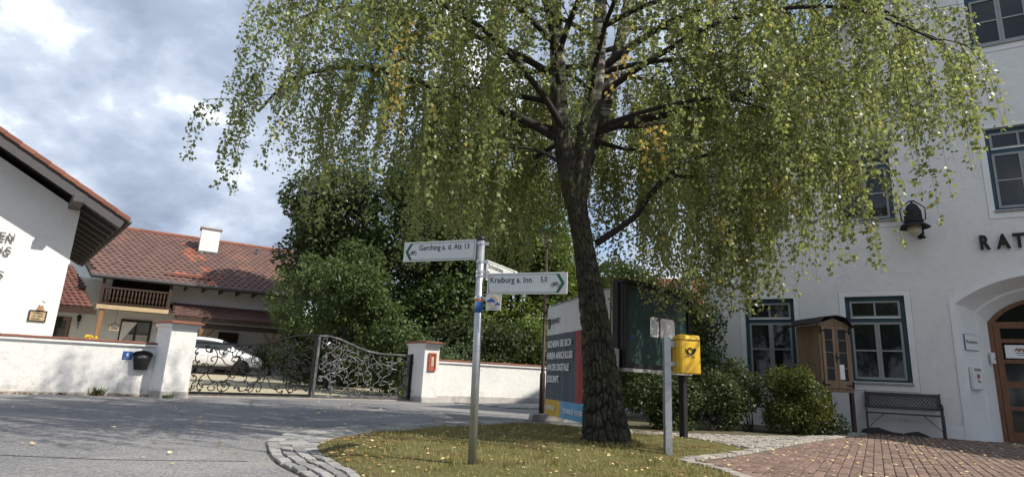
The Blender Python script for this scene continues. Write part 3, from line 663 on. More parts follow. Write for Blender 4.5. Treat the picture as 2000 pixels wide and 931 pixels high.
# ------------------------------------------------------------------ garden wall and gate
tile_cap = MB(); tile_cap.prism([(-.17, 0), (.17, 0), (.17, .035), (.02, .06), (-.02, .06), (-.17, .035)], -.145, .145, 'x')
cap_me = tile_cap.mesh('cap_tile', M['terracotta'], False, .006)
def garden_wall(u0, u1, v, label, h=1.14, ph=.07):
    t = thing('garden_wall', label, 'wall', at(FW, u0, v)); L = u1 - u0
    b = MB(); b.box(0, L, 0, .28, ph, h); b.build('wall', M['white_wall'], t)
    b = MB(); b.box(0, L, -.02, .30, -.05, ph); b.build('plinth', M['plinth'], t)
    b = MB(); b.prism([(-.0, h), (-.05, h + .035), (-.05, h + .085), (.33, h + .085), (.33, h + .035), (.28, h)], 0, L, 'x'); b.build('coping', M['hall_trim'], t)
    n = int(L / .3)
    for k in range(n):
        o = link('cap_tile', cap_me, t, Matrix.Translation(((k + .5) * L / n, .14, h + .087)) @ Matrix.Rotation(random.uniform(-.02, .02), 4, 'Y') @ Matrix.Diagonal((L / n / .3, 1.2, 1, 1)))
garden_wall(-9, 2.8, 0, 'long white rendered garden wall with tiled top, below the lettered house')
garden_wall(10.3, 27, .1, 'sunlit white garden wall with tiled top, right of the gate', 1.16, .2)
def pillar(poly, label, slot=False):
    t = thing('gate_pillar', label, 'pillar', at(FW, poly[0][0], poly[0][1])); x0, y0 = poly[0]; P = [(a - x0, b - y0) for a, b in poly]
    cx = sum(p[0] for p in P) / len(P); cy = sum(p[1] for p in P) / len(P)
    def grow(k): return [(cx + (a - cx) * (1 + k), cy + (b - cy) * (1 + k)) for a, b in P]
    b = MB(); b.prism(P, .16, 1.66); b.build('shaft', M['white_wall'], t); b = MB(); b.prism(grow(.04), -.03, .16); b.build('plinth', M['plinth'], t, bevel=.01)
    b = MB(); b.prism(grow(.06), 1.66, 1.70); b.prism(grow(.16), 1.70, 1.75); b.build('cornice', M['hall_trim'], t)
    b = MB(); b.prism(grow(.28), 1.75, 1.785); b.prism(grow(.12), 1.785, 1.815); b.build('cap', M['terracotta'], t, bevel=.008)
    return t
pillar([(2.72, .05), (3.0, -.55), (3.56, -.50), (3.56, .6), (2.72, .6)], 'white gate pillar with tiled cap next to the blue house number')
pillar([(9.66, .75), (9.80, -.12), (10.28, -.14), (10.28, .9), (9.66, .9)], 'white gate pillar carrying the red doorbell plate')

def clothoid(kind, n=44):
    pts = [(0., 0.)]; th = 0.
    for i in range(n):
        s = (i + .5) / n * 2 - 1; k = 2.1 + 15 * max(0, abs(s) - .45) ** 1.5 * 2.2
        if kind == 'S': k *= (1 if s > 0 else -1)
        if kind == 'J': k = 1.2 + (18 * max(0, s - .1) ** 1.4)
        th += k * 2 / n; pts.append((pts[-1][0] + math.cos(th) * 2 / n, pts[-1][1] + math.sin(th) * 2 / n))
    P = np.array(pts); P -= (P.max(0) + P.min(0)) / 2; P /= np.abs(P).max(); return P
SCROLL = {}
def scroll_mesh(kind, r, mt):
    key = (kind, round(r, 2), mt.name)
    if key not in SCROLL:
        P = clothoid(kind) * r; b = MB(); m_ = len(P)
        rad = [.0138 * (1 + .55 * max(0, 1 - min(i, m_ - 1 - i) / 3)) for i in range(m_)]
        b.tube([(p[0], 0, p[1]) for p in P], rad, 5); SCROLL[key] = b.mesh('scroll', mt, True)
    return SCROLL[key]
def gate_top(d):      # height over the distance from the meeting stile
    pts = [(0, 1.765), (.30, 1.775), (.6, 1.72), (.95, 1.60), (1.25, 1.49), (1.6, 1.40), (1.95, 1.365), (3.4, 1.36)]
    for (a, za), (b, zb) in zip(pts, pts[1:]):
        if d <= b: t = (d - a) / (b - a); t = t * t * (3 - 2 * t) * .35 + t * .65; return za + (zb - za) * t
    return 1.36
def gate_leaf(uc, sgn, L, mt, label):
    t = thing('gate_leaf', label, 'gate', at(FW, uc, .55)); zb = .10
    b = MB(); b.box(*sorted((0, sgn * .075)), -.03, .03, .06, 1.79); b.build('meeting_stile', mt, t, bevel=.006)
    b = MB(); b.box(*sorted((sgn * (L - .07), sgn * L)), -.03, .03, .06, 1.36); b.build('hinge_stile', mt, t, bevel=.006)
    b = MB(); b.box(*sorted((sgn * .075, sgn * (L - .07))), -.03, .03, .06, .125); b.build('bottom_rail', mt, t, bevel=.006)
    b = MB(); n = 40
    for k in range(n):
        a, c = .02 + (L - .02) * k / n, .02 + (L - .02) * (k + 1) / n; za, zc_ = gate_top(a), gate_top(c)
        for y0, y1 in ((-.045, .045),):
            b.add([(sgn * a, y0, za - .02), (sgn * c, y0, zc_ - .02), (sgn * c, y1, zc_ - .02), (sgn * a, y1, za - .02), (sgn * a, y0, za + .03), (sgn * c, y0, zc_ + .03), (sgn * c, y1, zc_ + .03), (sgn * a, y1, za + .03)],
                  [(0, 1, 2, 3), (4, 7, 6, 5), (0, 4, 5, 1), (3, 2, 6, 7)])
    b.build('top_rail', mt, t)
    # rosette near the meeting stile, then scrolls filling the field
    rc = (.62, .93); ring = MB(); P = [(sgn * (rc[0] + .19 * math.cos(a)), 0, rc[1] + .19 * math.sin(a)) for a in [2 * math.pi * k / 28 for k in range(29)]]
    ring.tube(P, .010, 5); rob = ring.build('rosette', mt, t, True)
    placed = []
    for k in range(8):
        a = 2 * math.pi * k / 8 + .2
        for rr, dist in ((.085, .12), (.11, .32)):
            x, z = sgn * (rc[0] + dist * math.cos(a)), rc[1] + dist * math.sin(a)
            link('scroll', scroll_mesh('C' if rr < .1 else 'J', rr, mt), t, Matrix.Translation((x, 0, z)) @ Matrix.Rotation(-a * sgn + k * 1.57, 4, 'Y') @ Matrix.Diagonal((sgn, 1, 1, 1)))
    placed.append((rc[0], rc[1], .42))
    rg = random.Random(5 + int(sgn)); tries = 0; cnt = 0
    for rr_try, nn in ((.23, 900), (.18, 900), (.13, 1200), (.10, 2500), (.075, 3500)):
        for _ in range(nn):
            r_ = round(rr_try * rg.uniform(.92, 1.1), 2); d = rg.uniform(.09 + r_, L - .08 - r_); top = min(gate_top(d - r_), gate_top(d + r_), gate_top(d)) - .03
            if top - r_ < .13 + r_: continue
            z = rg.uniform(.13 + r_, top - r_)
            if all((d - a) ** 2 + (z - c) ** 2 > ((r_ + q) * .70) ** 2 for a, c, q in placed):
                placed.append((d, z, r_)); kd = rg.choice('CSSJ') if r_ > .1 else rg.choice('CJ')
                link('scroll', scroll_mesh(kd, r_ * 1.1, mt), t, Matrix.Translation((sgn * d, rg.uniform(-.008, .008), z)) @ Matrix.Rotation(rg.uniform(0, 6.28), 4, 'Y')); cnt += 1
    b = MB(); 
    return t
gate_leaf(6.715, -1, 3.2, M['black_iron'], 'left leaf of the wrought iron gate, dark, with white car behind')
g2 = gate_leaf(6.735, 1, 2.87, M['grey_iron'], 'right leaf of the wrought iron gate, worn grey, with shrubs behind')
t = thing('hinge_post', 'black steel hinge post at the right end of the gate', 'post', at(FW, 9.635, .53))
b_ = MB(); b_.box(-.025, .05, -.035, .035, .05, 1.42); b_.build('post', M['black_iron'], t, bevel=.005)
for z in (.28, 1.12): b_ = MB(); b_.box(.04, .17, -.05, -.03, z, z + .06); b_.build('bracket', M['black_iron'], t)
# doorbell plate, house number, letter box
t = thing('doorbell_plate', 'red doorbell plate with cream buttons on the right gate pillar', 'doorbell', at(FW, 9.93, -.15, .93))
b_ = MB(); b_.box(0, .25, -.03, .02, 0, .05); b_.box(0, .25, -.03, .02, .49, .54); b_.box(0, .05, -.03, .02, .05, .49); b_.box(.2, .25, -.03, .02, .05, .49); b_.build('frame', M['red_clay'], t, bevel=.006)
b_ = MB(); b_.box(.05, .2, -.008, .02, .05, .49); b_.build('plate', M['red_clay'], t); b_ = MB(); b_.box(.09, .16, -.022, -.006, .14, .40); b_.build('button_panel', M['cream'], t)
for k in range(3): b_ = MB(); b_.box(.105, .145, -.03, -.02, .17 + .075 * k, .205 + .075 * k); b_.build('button', M['alu'], t)
t = thing('house_number', 'blue enamel house number 6 on the garden wall', 'sign', at(FW, 2.09, 0, .845))
b_ = MB(); b_.box(0, .2, -.012, .01, 0, .195); b_.build('plate', M['blue_print'], t, bevel=.004)
link('number', text_mesh('6', .09, .05, M['white'], .004, .02), t, Matrix.Translation((.075, -.012, .075))); link('street_name', text_mesh('Obere Straße', .018, .12, M['white'], .003), t, Matrix.Translation((.04, -.012, .03)))
t = thing('letter_box', 'dark curved top letter box on the garden wall beside the number', 'letter box', at(FW, 2.50, 0, .62))
arc = [(.20 * math.sin(a), .34 + .10 * math.cos(a)) for a in [R(-88 + 176 * k / 12) for k in range(13)]]
b_ = MB(); b_.prism([(-.135, 0), (.135, 0)] + arc[::-1], -.12, 0, 'y'); b_.build('body', M['black_iron'], t, bevel=.006)
b_ = MB(); b_.prism([(x * 1.1, z + .012) for x, z in arc] + [(x * 1.02, z - .012) for x, z in arc[::-1]], -.16, 0, 'y'); b_.build('lid', M['black_iron'], t)
b_ = MB(); b_.box(-.10, .10, -.128, -.118, .27, .32); b_.build('slot', M['grey_iron'], t); b_ = MB(); b_.tube([(-.06, -.135, .30), (0, -.135, .325), (.06, -.135, .31)], .007, 5); b_.build('handle', M['steel'], t)

# ------------------------------------------------------------------ lettered house on the left
lh = thing('lettered_house', 'white gabled house with dark eaves and metal letters, left edge', 'house', FL)
sl = .55; UE, ZE = 1.03, 4.70; UM = -6.4                 # eave end and ridge, relative to the house corner
def zr(u): return ZE + (UE - u) * sl
ZM = zr(UM); u_l = 2 * UM
poly = [(0, 0), (0, zr(0) - .42), (UM, ZM - .42), (u_l, zr(0) - .42), (u_l, 0)]
b_ = MB(); b_.prism(poly, 0, 9, 'y'); b_.build('wall', M['house_white'], lh)
def slab(b, top_off, thick, y0, y1, m=0, trim=0.):
    for s in (1, -1):
        def X(u): return u if s == 1 else 2 * UM - u
        a, c = UM, UE - trim
        vs = [(X(a), y, zr(a) - top_off) for y in (y0, y1)] + [(X(c), y, zr(c) - top_off) for y in (y1, y0)] + [(X(a), y, zr(a) - top_off - thick) for y in (y0, y1)] + [(X(c), y, zr(c) - top_off - thick) for y in (y1, y0)]
        b.add(vs, [(0, 1, 2, 3), (7, 6, 5, 4), (0, 3, 7, 4), (3, 2, 6, 7), (2, 1, 5, 6)], m)
b_ = MB(); slab(b_, .05, .06, -.98, 9.9); rf = b_.build('roof', M['terracotta'], lh)
b_ = MB(); slab(b_, .12, .06, -.96, 9.9, trim=.04); b_.build('soffit', M['eave_wood'], lh)
b_ = MB()
for s in (1, -1):
    def X(u): return u if s == 1 else 2 * UM - u
    b_.add([(X(u), y, zr(u) - d) for y in (-1.0, -.955) for u, d in ((UM, .08), (UE - .05, .08), (UE - .14, .40), (UM, .40))], [(0, 1, 2, 3), (7, 6, 5, 4), (0, 4, 5, 1), (1, 5, 6, 2), (2, 6, 7, 3), (3, 7, 4, 0)])
b_.build('bargeboard', M['eave_wood'], lh)
for k in range(4): b_ = MB(); b_.box(-.13, .13, -1.12, 0, -.13, .10, T=Matrix.Translation((-.16 - 2.6 * k, 0, zr(-.16 - 2.6 * k) - .38))); b_.build('purlin_end', M['eave_wood'], lh, bevel=.02)
for k in range(12): b_ = MB(); y = -.6 + k * .85; b_.add([(UE - .08, y, zr(UE) - .13), (UE - .08, y + .09, zr(UE) - .13), (-.02, y + .09, zr(0) - .16), (-.02, y, zr(0) - .16), (UE - .10, y, zr(UE) - .25), (UE - .10, y + .09, zr(UE) - .25), (-.02, y + .09, zr(0) - .30), (-.02, y, zr(0) - .30)], [(0, 1, 2, 3), (7, 6, 5, 4), (0, 4, 5, 1), (1, 5, 6, 2), (2, 6, 7, 3), (3, 7, 4, 0)]); b_.build('rafter', M['eave_wood'], lh)
vt = MB(); vt.box(-.20, .20, -.13, .13, -.10, .035); vt_me = vt.mesh('verge_tile', M['terracotta'], False, .02)
for k in range(22):
    u = UE - .12 - k * .33
    link('verge_tile', vt_me, rf, Matrix.Translation((u, -.93, zr(u) - .0)) @ Matrix.Rotation(math.atan(sl) - .035, 4, 'Y'))
b_ = MB(); b_.tube([(UE + .05, y, zr(UE) - .12) for y in (-1.0, 9.9)], .06, 10); b_.build('gutter', M['eave_wood'], lh, True)
# letters on the gable
for s, x, z, w in (('EN', -1.56, 3.73, .30), ('NG', -1.545, 3.375, .28), ('S', -1.42, 2.73, .14)):
    for k, ch in enumerate(s):
        cw = w if len(s) == 1 else w * .44
        link('letter', text_mesh(ch, .20, cw, M['grey_iron'], .03, .015), lh, Matrix.Translation((x + k * w * .60, -.05, z)))
b_ = MB(); b_.lathe([(.045, 0), (.045, .02), (.03, .025)], 16, T=Matrix.Translation((-.32, 0, 2.28)) @ Matrix.Rotation(R(90), 4, 'X')); b_.build('vent', M['hall_trim'], lh)
t = thing('dog_plaque', 'carved wooden warning plaque with a dog head, on the left house', 'plaque', at(FL, -.58, 0, 1.73))
b_ = MB(); b_.box(0, .35, -.03, 0, 0, .26); b_.build('board', M['pale_wood'], t, bevel=.006)
b_ = MB()
for q in ((-.015, .365, -.04, 0, -.015, .015), (-.015, .365, -.04, 0, .245, .275), (-.015, .015, -.039, 0, .015, .245), (.335, .365, -.039, 0, .015, .245)): b_.box(*q)
b_.build('frame', M['brown_wood'], t)
for k, s in enumerate(('Warnung', 'vor dem', 'Hunde')): link('lettering', text_mesh(s, .045, .22 if k < 2 else .17, M['brown_wood'], .006, .02), t, Matrix.Translation((.06, -.03, .18 - .07 * k)))
b_ = MB(); b_.prism([(.12, .27), (.28, .27), (.285, .33), (.25, .38), (.245, .45), (.215, .40), (.19, .40), (.17, .45), (.155, .37), (.12, .32)], -.06, -.01, 'y'); b_.prism([(.15, .275), (.24, .275), (.23, .33), (.17, .33)], -.085, -.06, 'y'); b_.build('dog_head', M['carved_wood'], t, bevel=.012, bseg=2)

# ------------------------------------------------------------------ house behind the gate
fh = thing('yard_house', 'white house with weathered red tiled roof and wooden balcony behind the gate', 'house', at(FW, 0, 15, .42)); Z0 = -.42
def Q(u, v, z): return (u, v - 15, z + Z0)
UR2 = 9.2
b_ = MB()
b_.quad(Q(.5, 15, .3), Q(UR2, 15, .3), Q(UR2, 15, 3.1), Q(.5, 15, 3.1)); b_.quad(Q(3.1, 15, 3.1), Q(UR2, 15, 3.1), Q(UR2, 15, 5.1), Q(3.1, 15, 5.1)); b_.quad(Q(.5, 15, 3.1), Q(.75, 15, 3.1), Q(.75, 15, 5.1), Q(.5, 15, 5.1))
b_.add([Q(.5, 15, .3), Q(-1.45, 19.5, .3), Q(-1.45, 19.5, 7.3), Q(.5, 15, 5.0)], [(0, 1, 2, 3)]); b_.add([Q(-1.45, 19.5, .3), Q(0, 24, .3), Q(0, 24, 4.8), Q(-1.45, 19.5, 7.3)], [(0, 1, 2, 3)])
b_.quad(Q(UR2, 15, .3), Q(UR2, 24, .3), Q(UR2, 24, 5), Q(UR2, 15, 5)); b_.add([Q(UR2, 15, 5), Q(UR2, 24, 5), Q(UR2, 19.5, 7.3)], [(0, 1, 2)])
b_.quad(Q(-6, 15, .3), Q(.5, 15, .3), Q(.5, 15, 4.3), Q(-6, 15, 4.3))
b_.build('wall', M['house_white'], fh)
b_ = MB(); b_.quad(Q(.75, 16.2, 3.0), Q(3.1, 16.2, 3.0), Q(3.1, 16.2, 5.2), Q(.75, 16.2, 5.2)); b_.quad(Q(.75, 15, 3.0), Q(.75, 16.2, 3.0), Q(.75, 16.2, 5.2), Q(.75, 15, 5.2)); b_.quad(Q(3.1, 15, 3.0), Q(3.1, 16.2, 3.0), Q(3.1, 16.2, 5.2), Q(3.1, 15, 5.2)); b_.quad(Q(.75, 15, 3.06), Q(3.1, 15, 3.06), Q(3.1, 16.2, 3.06), Q(.75, 16.2, 3.06)); b_.build('loggia', M['brown_wood'], fh)
# roof: eave v 13.7 z 4.35, ridge v 19.5 z 7.54; the verge flares out towards the ridge
EV, EZ, RV, RZ = 13.7, 4.35, 19.5, 7.54
def left_edge(f): return .02 - 2.1 * f
def rp(u, f, h=0.): return Q(u, EV + (RV - EV) * f, EZ + (RZ - EZ) * f + h)
b_ = MB()
for s, (ev) in ((0, EV), (1, 2 * RV - EV)):
    A = [Q(left_edge(0), ev, EZ), Q(UR2 + .5, ev, EZ), Q(UR2 + .5, RV, RZ), Q(left_edge(1), RV, RZ)]; Bq = [(x, y, z - .14) for x, y, z in A]
    b_.add(A + Bq, [(0, 1, 2, 3), (7, 6, 5, 4), (0, 4, 5, 1), (1, 5, 6, 2), (3, 7, 4, 0)])
roof = b_.build('roof', M['brown_wood'], fh)
def tile_mesh(name, mt, w, l):
    xs = np.linspace(-.5, .5, 7); b = MB(); pr = [.012 + .03 * (.5 + .5 * math.cos(2 * math.pi * (x + .22))) for x in xs]
    vs = [(x * w, 0, p + .02) for x, p in zip(xs, pr)] + [(x * w, l, p * .9 - .012) for x, p in zip(xs, pr)] + [(x * w, 0, p - .02) for x, p in zip(xs, pr)]
    fs = [(i, i + 1, 8 + i, 7 + i) for i in range(6)] + [(14 + i, 15 + i, i + 1, i) for i in range(6)]
    return b.add(vs, fs).mesh(name, mt)
tl = tile_mesh('roof_tile', M['roof_tile'], .305, .38); tl_red = tile_mesh('roof_tile', M['terracotta'], .305, .38)
nrow = 20; slen = math.hypot(RV - EV, RZ - EZ); pitch = math.atan2(RZ - EZ, RV - EV); tiles = []
for r_ in range(nrow):
    f = r_ / nrow; le = left_edge(f); k0 = math.ceil((le - .02) / .30)
    for k in range(k0, int((UR2 + .4) / .30)):
        u = k * .30 + (.15 if r_ % 2 else 0) + .1
        tiles.append((u, f))
def tile_M(u, f): return Matrix.Translation(rp(u, f, .01)) @ Matrix.Rotation(pitch, 4, 'X')
tiles.sort(key=lambda q: (q[0] - 3) ** 2 * .6 + (q[1] - .35) ** 2 * 20)
def red(u, f): return (3.3 < u < 5.2 and abs(u - (4.9 - f * 1.9 + .0)) < .45 and f < .9) or (2.7 < u < 4.7 and .10 < f < .17)
rest = MB(); rest_r = MB(); cT = [tuple(v.co) for v in tl.vertices]; fT = [tuple(p.vertices) for p in tl.polygons]
for i, (u, f) in enumerate(tiles):
    T_ = tile_M(u, f) @ Matrix.Rotation(random.uniform(-.02, .02), 4, 'Z')
    if i < 300: link('roof_tile', tl_red if red(u, f) and random.random() < .45 else tl, roof, T_)
    else: rest.add([T_ @ Vector(c) for c in cT], fT)
o = rest.build('far_tiles', M['roof_tile'], roof); o['kind'] = 'stuff'
b_ = MB(); b_.tube([Q(left_edge(1), RV, RZ + .04), Q(UR2 + .5, RV, RZ + .04)], .11, 8); b_.build('ridge', M['terracotta'], roof)
b_ = MB(); b_.tube([Q(left_edge(0), EV - .06, EZ - .04), Q(UR2 + .5, EV - .06, EZ - .04)], .075, 8); b_.build('gutter', M['eave_wood'], fh)
for k in range(7): b_ = MB(); u = 3.6 + k * .75; b_.box(u, u + .10, EV - 15 + .1, 0, EZ + Z0 - .20, EZ + Z0 - .06); b_.build('rafter_end', M['brown_wood'], fh)
b_ = MB()
for u in (2.9, 4.5): b_.tube([rp(u, .09, .03), rp(u, .09, .22)], .012, 5)
b_.tube([rp(2.7, .09, .2), rp(4.7, .09, .2)], .03, 6); b_.tube([rp(2.7, .09, .12), rp(4.7, .09, .12)], .02, 6); b_.build('snow_guard', M['terracotta'], roof)
for u, f in ((.3, .86), (7.0, .8)): b_ = MB(); b_.lathe([(.07, 0), (.07, .3), (.10, .31), (.10, .36), (.02, .40)], 10, rp(u, f, 0)); b_.build('vent_pipe', M['grey_iron'], roof)
ch = MB(); ch.box(4.05, 4.95, 3 - .45, 3 + .35, 5.9 + Z0, 7.85 + Z0); cho = ch.build('chimney', M['hall_trim'], roof)
ch = MB(); ch.box(3.97, 5.03, 2.47, 3.43, 7.85 + Z0, 7.93 + Z0); ch.build('chimney_cap', M['plinth'], roof)
ch = MB(); ch.box(4.02, 4.98, 2.5, 2.9, 6.3 + Z0, 6.62 + Z0); ch.build('flashing', M['grey_iron'], roof)
# balcony
bal = MB(); bal.box(.45, 3.15, -1.22, 0, 2.98 + Z0, 3.08 + Z0); balc = bal.build('balcony', M['brown_wood'], fh)
b_ = MB(); b_.box(.42, 3.12, -1.36, -1.22, 2.92 + Z0, 3.10 + Z0); b_.build('front_beam', M['pale_wood'], balc)
b_ = MB(); b_.box(.5, 3.1, -1.2, -1.12, 3.82 + Z0, 3.90 + Z0); b_.box(.5, 3.1, -1.2, -1.12, 3.16 + Z0, 3.22 + Z0); b_.box(.45, .57, -1.22, -1.1, 3.08 + Z0, 4.3 + Z0); b_.box(3.0, 3.12, -1.22, -1.1, 3.08 + Z0, 4.3 + Z0); b_.box(.47, .53, -1.1, 0, 3.82 + Z0, 3.90 + Z0); b_.box(.47, .53, -1.1, 0, 3.10 + Z0, 3.78 + Z0); b_.build('railing', M['brown_wood'], balc)
bl = MB(); bl.lathe([(.028, 0), (.028, .08), (.045, .11), (.05, .2), (.03, .30), (.045, .33), (.03, .36), (.05, .46), (.028, .54), (.028, .60)], 8); bl_me = bl.mesh('baluster', M['brown_wood'], True)
for k in range(18): link('baluster', bl_me, balc, Matrix.Translation((.66 + k * .137, -1.16, 3.22 + Z0)))
b_ = MB(); b_.box(.56, .72, -1.3, -1.14, .0, 2.92 + Z0); b_.build('post', M['orange_wood'], fh, bevel=.01)
# ground floor window, door, annex roof and lantern
w = MB(); w.box(1.36, 1.46, -.05, .05, 1.35 + Z0, 2.62 + Z0); w.box(2.48, 2.58, -.05, .05, 1.35 + Z0, 2.62 + Z0); w.box(1.92, 2.02, -.05, .05, 1.35 + Z0, 2.62 + Z0); w.box(1.46, 2.48, -.048, .05, 2.52 + Z0, 2.62 + Z0); w.box(1.46, 2.48, -.048, .05, 1.35 + Z0, 1.45 + Z0); w.box(1.46, 2.48, -.03, .03, 2.0 + Z0, 2.04 + Z0); wo_ = w.build('window', M['brown_wood'], fh)
for a, c in ((1.46, 1.92), (2.02, 2.48)):
    p = MB(); p.box(a, c, -.012, -.004, 1.45 + Z0, 2.52 + Z0); p.build('pane', M['glass'], wo_)
    p = MB(); p.box(a, c, -.02, -.014, 1.45 + Z0, 1.95 + Z0); p.build('curtain', M['curtain'], wo_)
w = MB(); w.prism([(1.42, 1.5 + Z0), (1.42, 2.5 + Z0), (2.0, 2.5 + Z0)], -.08, -.07, 'y'); w.build('window_reflection', M['paper'], fh)  # white triangle modelled as the reflection in the window
w = MB(); w.box(-1.15, -.45, -.03, .05, .0, 2.52 + Z0); dr = w.build('door', M['brown_wood'], fh)
w = MB(); w.box(-1.0, -.6, -.04, -.025, .9, 2.38 + Z0); w.build('pane', M['glass_warm'], dr)
A = [Q(-6, 13.2, 2.80), Q(.40, 13.2, 2.90), Q(-.85, 15.6, 4.80), Q(-6, 15.6, 4.80)]
b_ = MB(); b_.add(A + [(x, y, z - .15) for x, y, z in A], [(0, 1, 2, 3), (7, 6, 5, 4), (0, 4, 5, 1), (1, 5, 6, 2), (3, 7, 4, 0)]); ar = b_.build('annex_roof', M['brown_wood'], fh)
tt = tile_mesh('t', M['roof_dark'], .22, .27); cA = [tuple(v.co) for v in tt.vertices]; fA = [tuple(p.vertices) for p in tt.polygons]
def field(name, p00, p10, p01, edge_l, edge_r, nu, nr, mt, parent):
    """rows of small tiles between p00-p10 (eave) and p01 (top), clipped by the two edges"""
    b = MB(); p00, p10, p01 = map(Vector, (p00, p10, p01)); du = (p10 - p00); dv = (p01 - p00); pit = math.atan2(dv.z, dv.y)
    for r_ in range(nr):
        f = r_ / nr
        for k in range(nu):
            a = (k + .5 * (r_ % 2)) / nu
            if a < edge_l(f) or a > edge_r(f): continue
            T_ = Matrix.Translation(p00 + du * a + dv * f) @ Matrix.Rotation(pit, 4, 'X'); b.add([T_ @ Vector(c) for c in cA], fA)
    o = b.build(name, mt, parent); o['kind'] = 'stuff'
field('tiles', Q(-2.6, 13.2, 2.86), Q(.42, 13.2, 2.91), Q(-2.6, 15.6, 4.81), lambda f: 0, lambda f: .96 - f * .40, 14, 14, M['roof_dark'], ar)
b_ = MB(); b_.box(-6, .5, -1.85, -1.68, 2.62 + Z0, 2.80 + Z0); b_.build('annex_beam', M['brown_wood'], fh)
b_ = MB(); x, y, z = Q(-.17, 14.75, 2.2); b_.box(x - .02, x + .02, y, 0 + .0, z + .02, z + .06); b_.tube([(x, y, z + .05), (x, y, z + .14)], .012, 6); b_.lathe([(.05, .14), (.085, .34), (.10, .36), (.03, .44), (.0, .47)], 6, (x, y, z)); b_.tube([(x, y + .1, z + .03), (x, y + .22, z - .14)], .012, 5); b_.build('lantern', M['black_iron'], fh)
# pent roof over the carport
A = [Q(3.45, 12.6, 2.80), Q(UR2, 12.6, 2.80), Q(UR2, 15, 3.52), Q(3.15, 15, 3.52)]
b_ = MB(); b_.add(A + [(x, y, z - .16) for x, y, z in A], [(0, 1, 2, 3), (7, 6, 5, 4), (0, 4, 5, 1), (1, 5, 6, 2), (3, 7, 4, 0)]); pr_ = b_.build('carport_roof', M['brown_wood'], fh)
tt = tile_mesh('t', M['roof_tile'], .26, .30); cA = [tuple(v.co) for v in tt.vertices]; fA = [tuple(p.vertices) for p in tt.polygons]
field('tiles', Q(3.4, 12.6, 2.82), Q(UR2, 12.6, 2.82), Q(3.4, 15, 3.54), lambda f: -.01, lambda f: 1.2, 32, 9, M['roof_tile'], pr_)
b_ = MB(); b_.box(3.6, UR2 - .1, -2.2, -2.02, 2.36 + Z0, 2.58 + Z0); b_.build('carport_beam', M['brown_wood'], fh)
for u in (4.5, 7.6):
    b_ = MB(); b_.box(u - .07, u + .07, -2.18, -2.04, 0, 2.36 + Z0); p = b_.build('carport_post', M['orange_wood'], fh)
    for s in (-1, 1): b_ = MB(); b_.tube([(u, -2.11, 1.75 + Z0), (u + s * .5, -2.11, 2.33 + Z0)], .055, 4); b_.build('brace', M['orange_wood'], p)
for u, w_ in ((5.4, .9),): b_ = MB(); b_.box(u, u + w_, -.04, .05, .02, 2.35 + Z0); b_.build('carport_door', M['brown_wood'], fh)

t = thing('bird_feeder', 'small wooden bird house feeder hanging by the balcony post', 'bird feeder', at(FW, 1.25, 13, 2.0))
b_ = MB(); b_.prism([(-.22, .20), (0, .33), (.22, .20), (.22, .17), (0, .29), (-.22, .17)], -.15, .15, 'y'); b_.build('roof', M['brown_wood'], t)
b_ = MB(); b_.box(-.17, .17, -.12, .12, 0, .03); b_.box(-.16, -.13, -.11, .11, .03, .2); b_.box(.13, .16, -.11, .11, .03, .2); b_.build('tray', M['pale_wood'], t)
b_ = MB(); b_.tube([(0, 0, .3), (0, 0, .95)], .006, 4); b_.build('cord', M['black'], t)
t = thing('flower_bunch', 'bunch of yellow flowers just above the garden wall', 'flowers', at(FW, .95, 6.5, .25))
b_ = MB()
for k in range(26):
    p = Vector((random.uniform(-.2, .2), random.uniform(-.12, .12), 1.10 + random.uniform(0, .2))); b_.lathe([(.0, -.03), (.045, 0), (.03, .03), (0, .035)], 6, p)
b_.build('blossoms', M['flower'], t); b_ = MB()
for k in range(9): b_.tube([(random.uniform(-.08, .08), 0, .0), (random.uniform(-.16, .16), random.uniform(-.1, .1), 1.15)], .008, 4)
b_.build('stems', M['green_leaf'], t)

# far red roofed house glimpsed over the notice board
hh = thing('distant_house', 'orange roofed house glimpsed through leaves above the notice board', 'house', at(FI, 10.5, 40, -.7, -12))
b_ = MB(); b_.prism([(-5, .6), (5, .6), (5, 6.2), (-5, 6.2)], 0, 8, 'y'); b_.prism([(0, 6.2), (8, 6.2), (4, 9.2)], -5, 5, 'x'); b_.build('wall', M['house_white'], hh)
b_ = MB()
for a, c in (((-.5, 6.0), (4, 9.4)), ((8.5, 6.0), (4, 9.4))):
    A = [(-5.5, *a), (5.5, *a), (5.5, *c), (-5.5, *c)]; b_.add(A + [(x, y, z - .15) for x, y, z in A], [(0, 1, 2, 3), (7, 6, 5, 4), (0, 4, 5, 1), (1, 5, 6, 2), (3, 7, 4, 0)])
rf2 = b_.build('roof', M['terracotta'], hh)
b_ = MB(); b_.box(1.5, 2.2, 2.5, 3.2, 7.5, 9.6); b_.build('chimney', M['house_white'], rf2)
for u in (-3.4, 0, 3.0): b_ = MB(); b_.box(u, u + 1, -.03, .05, 3.6, 5.); b_.build('window', M['glass'], hh)

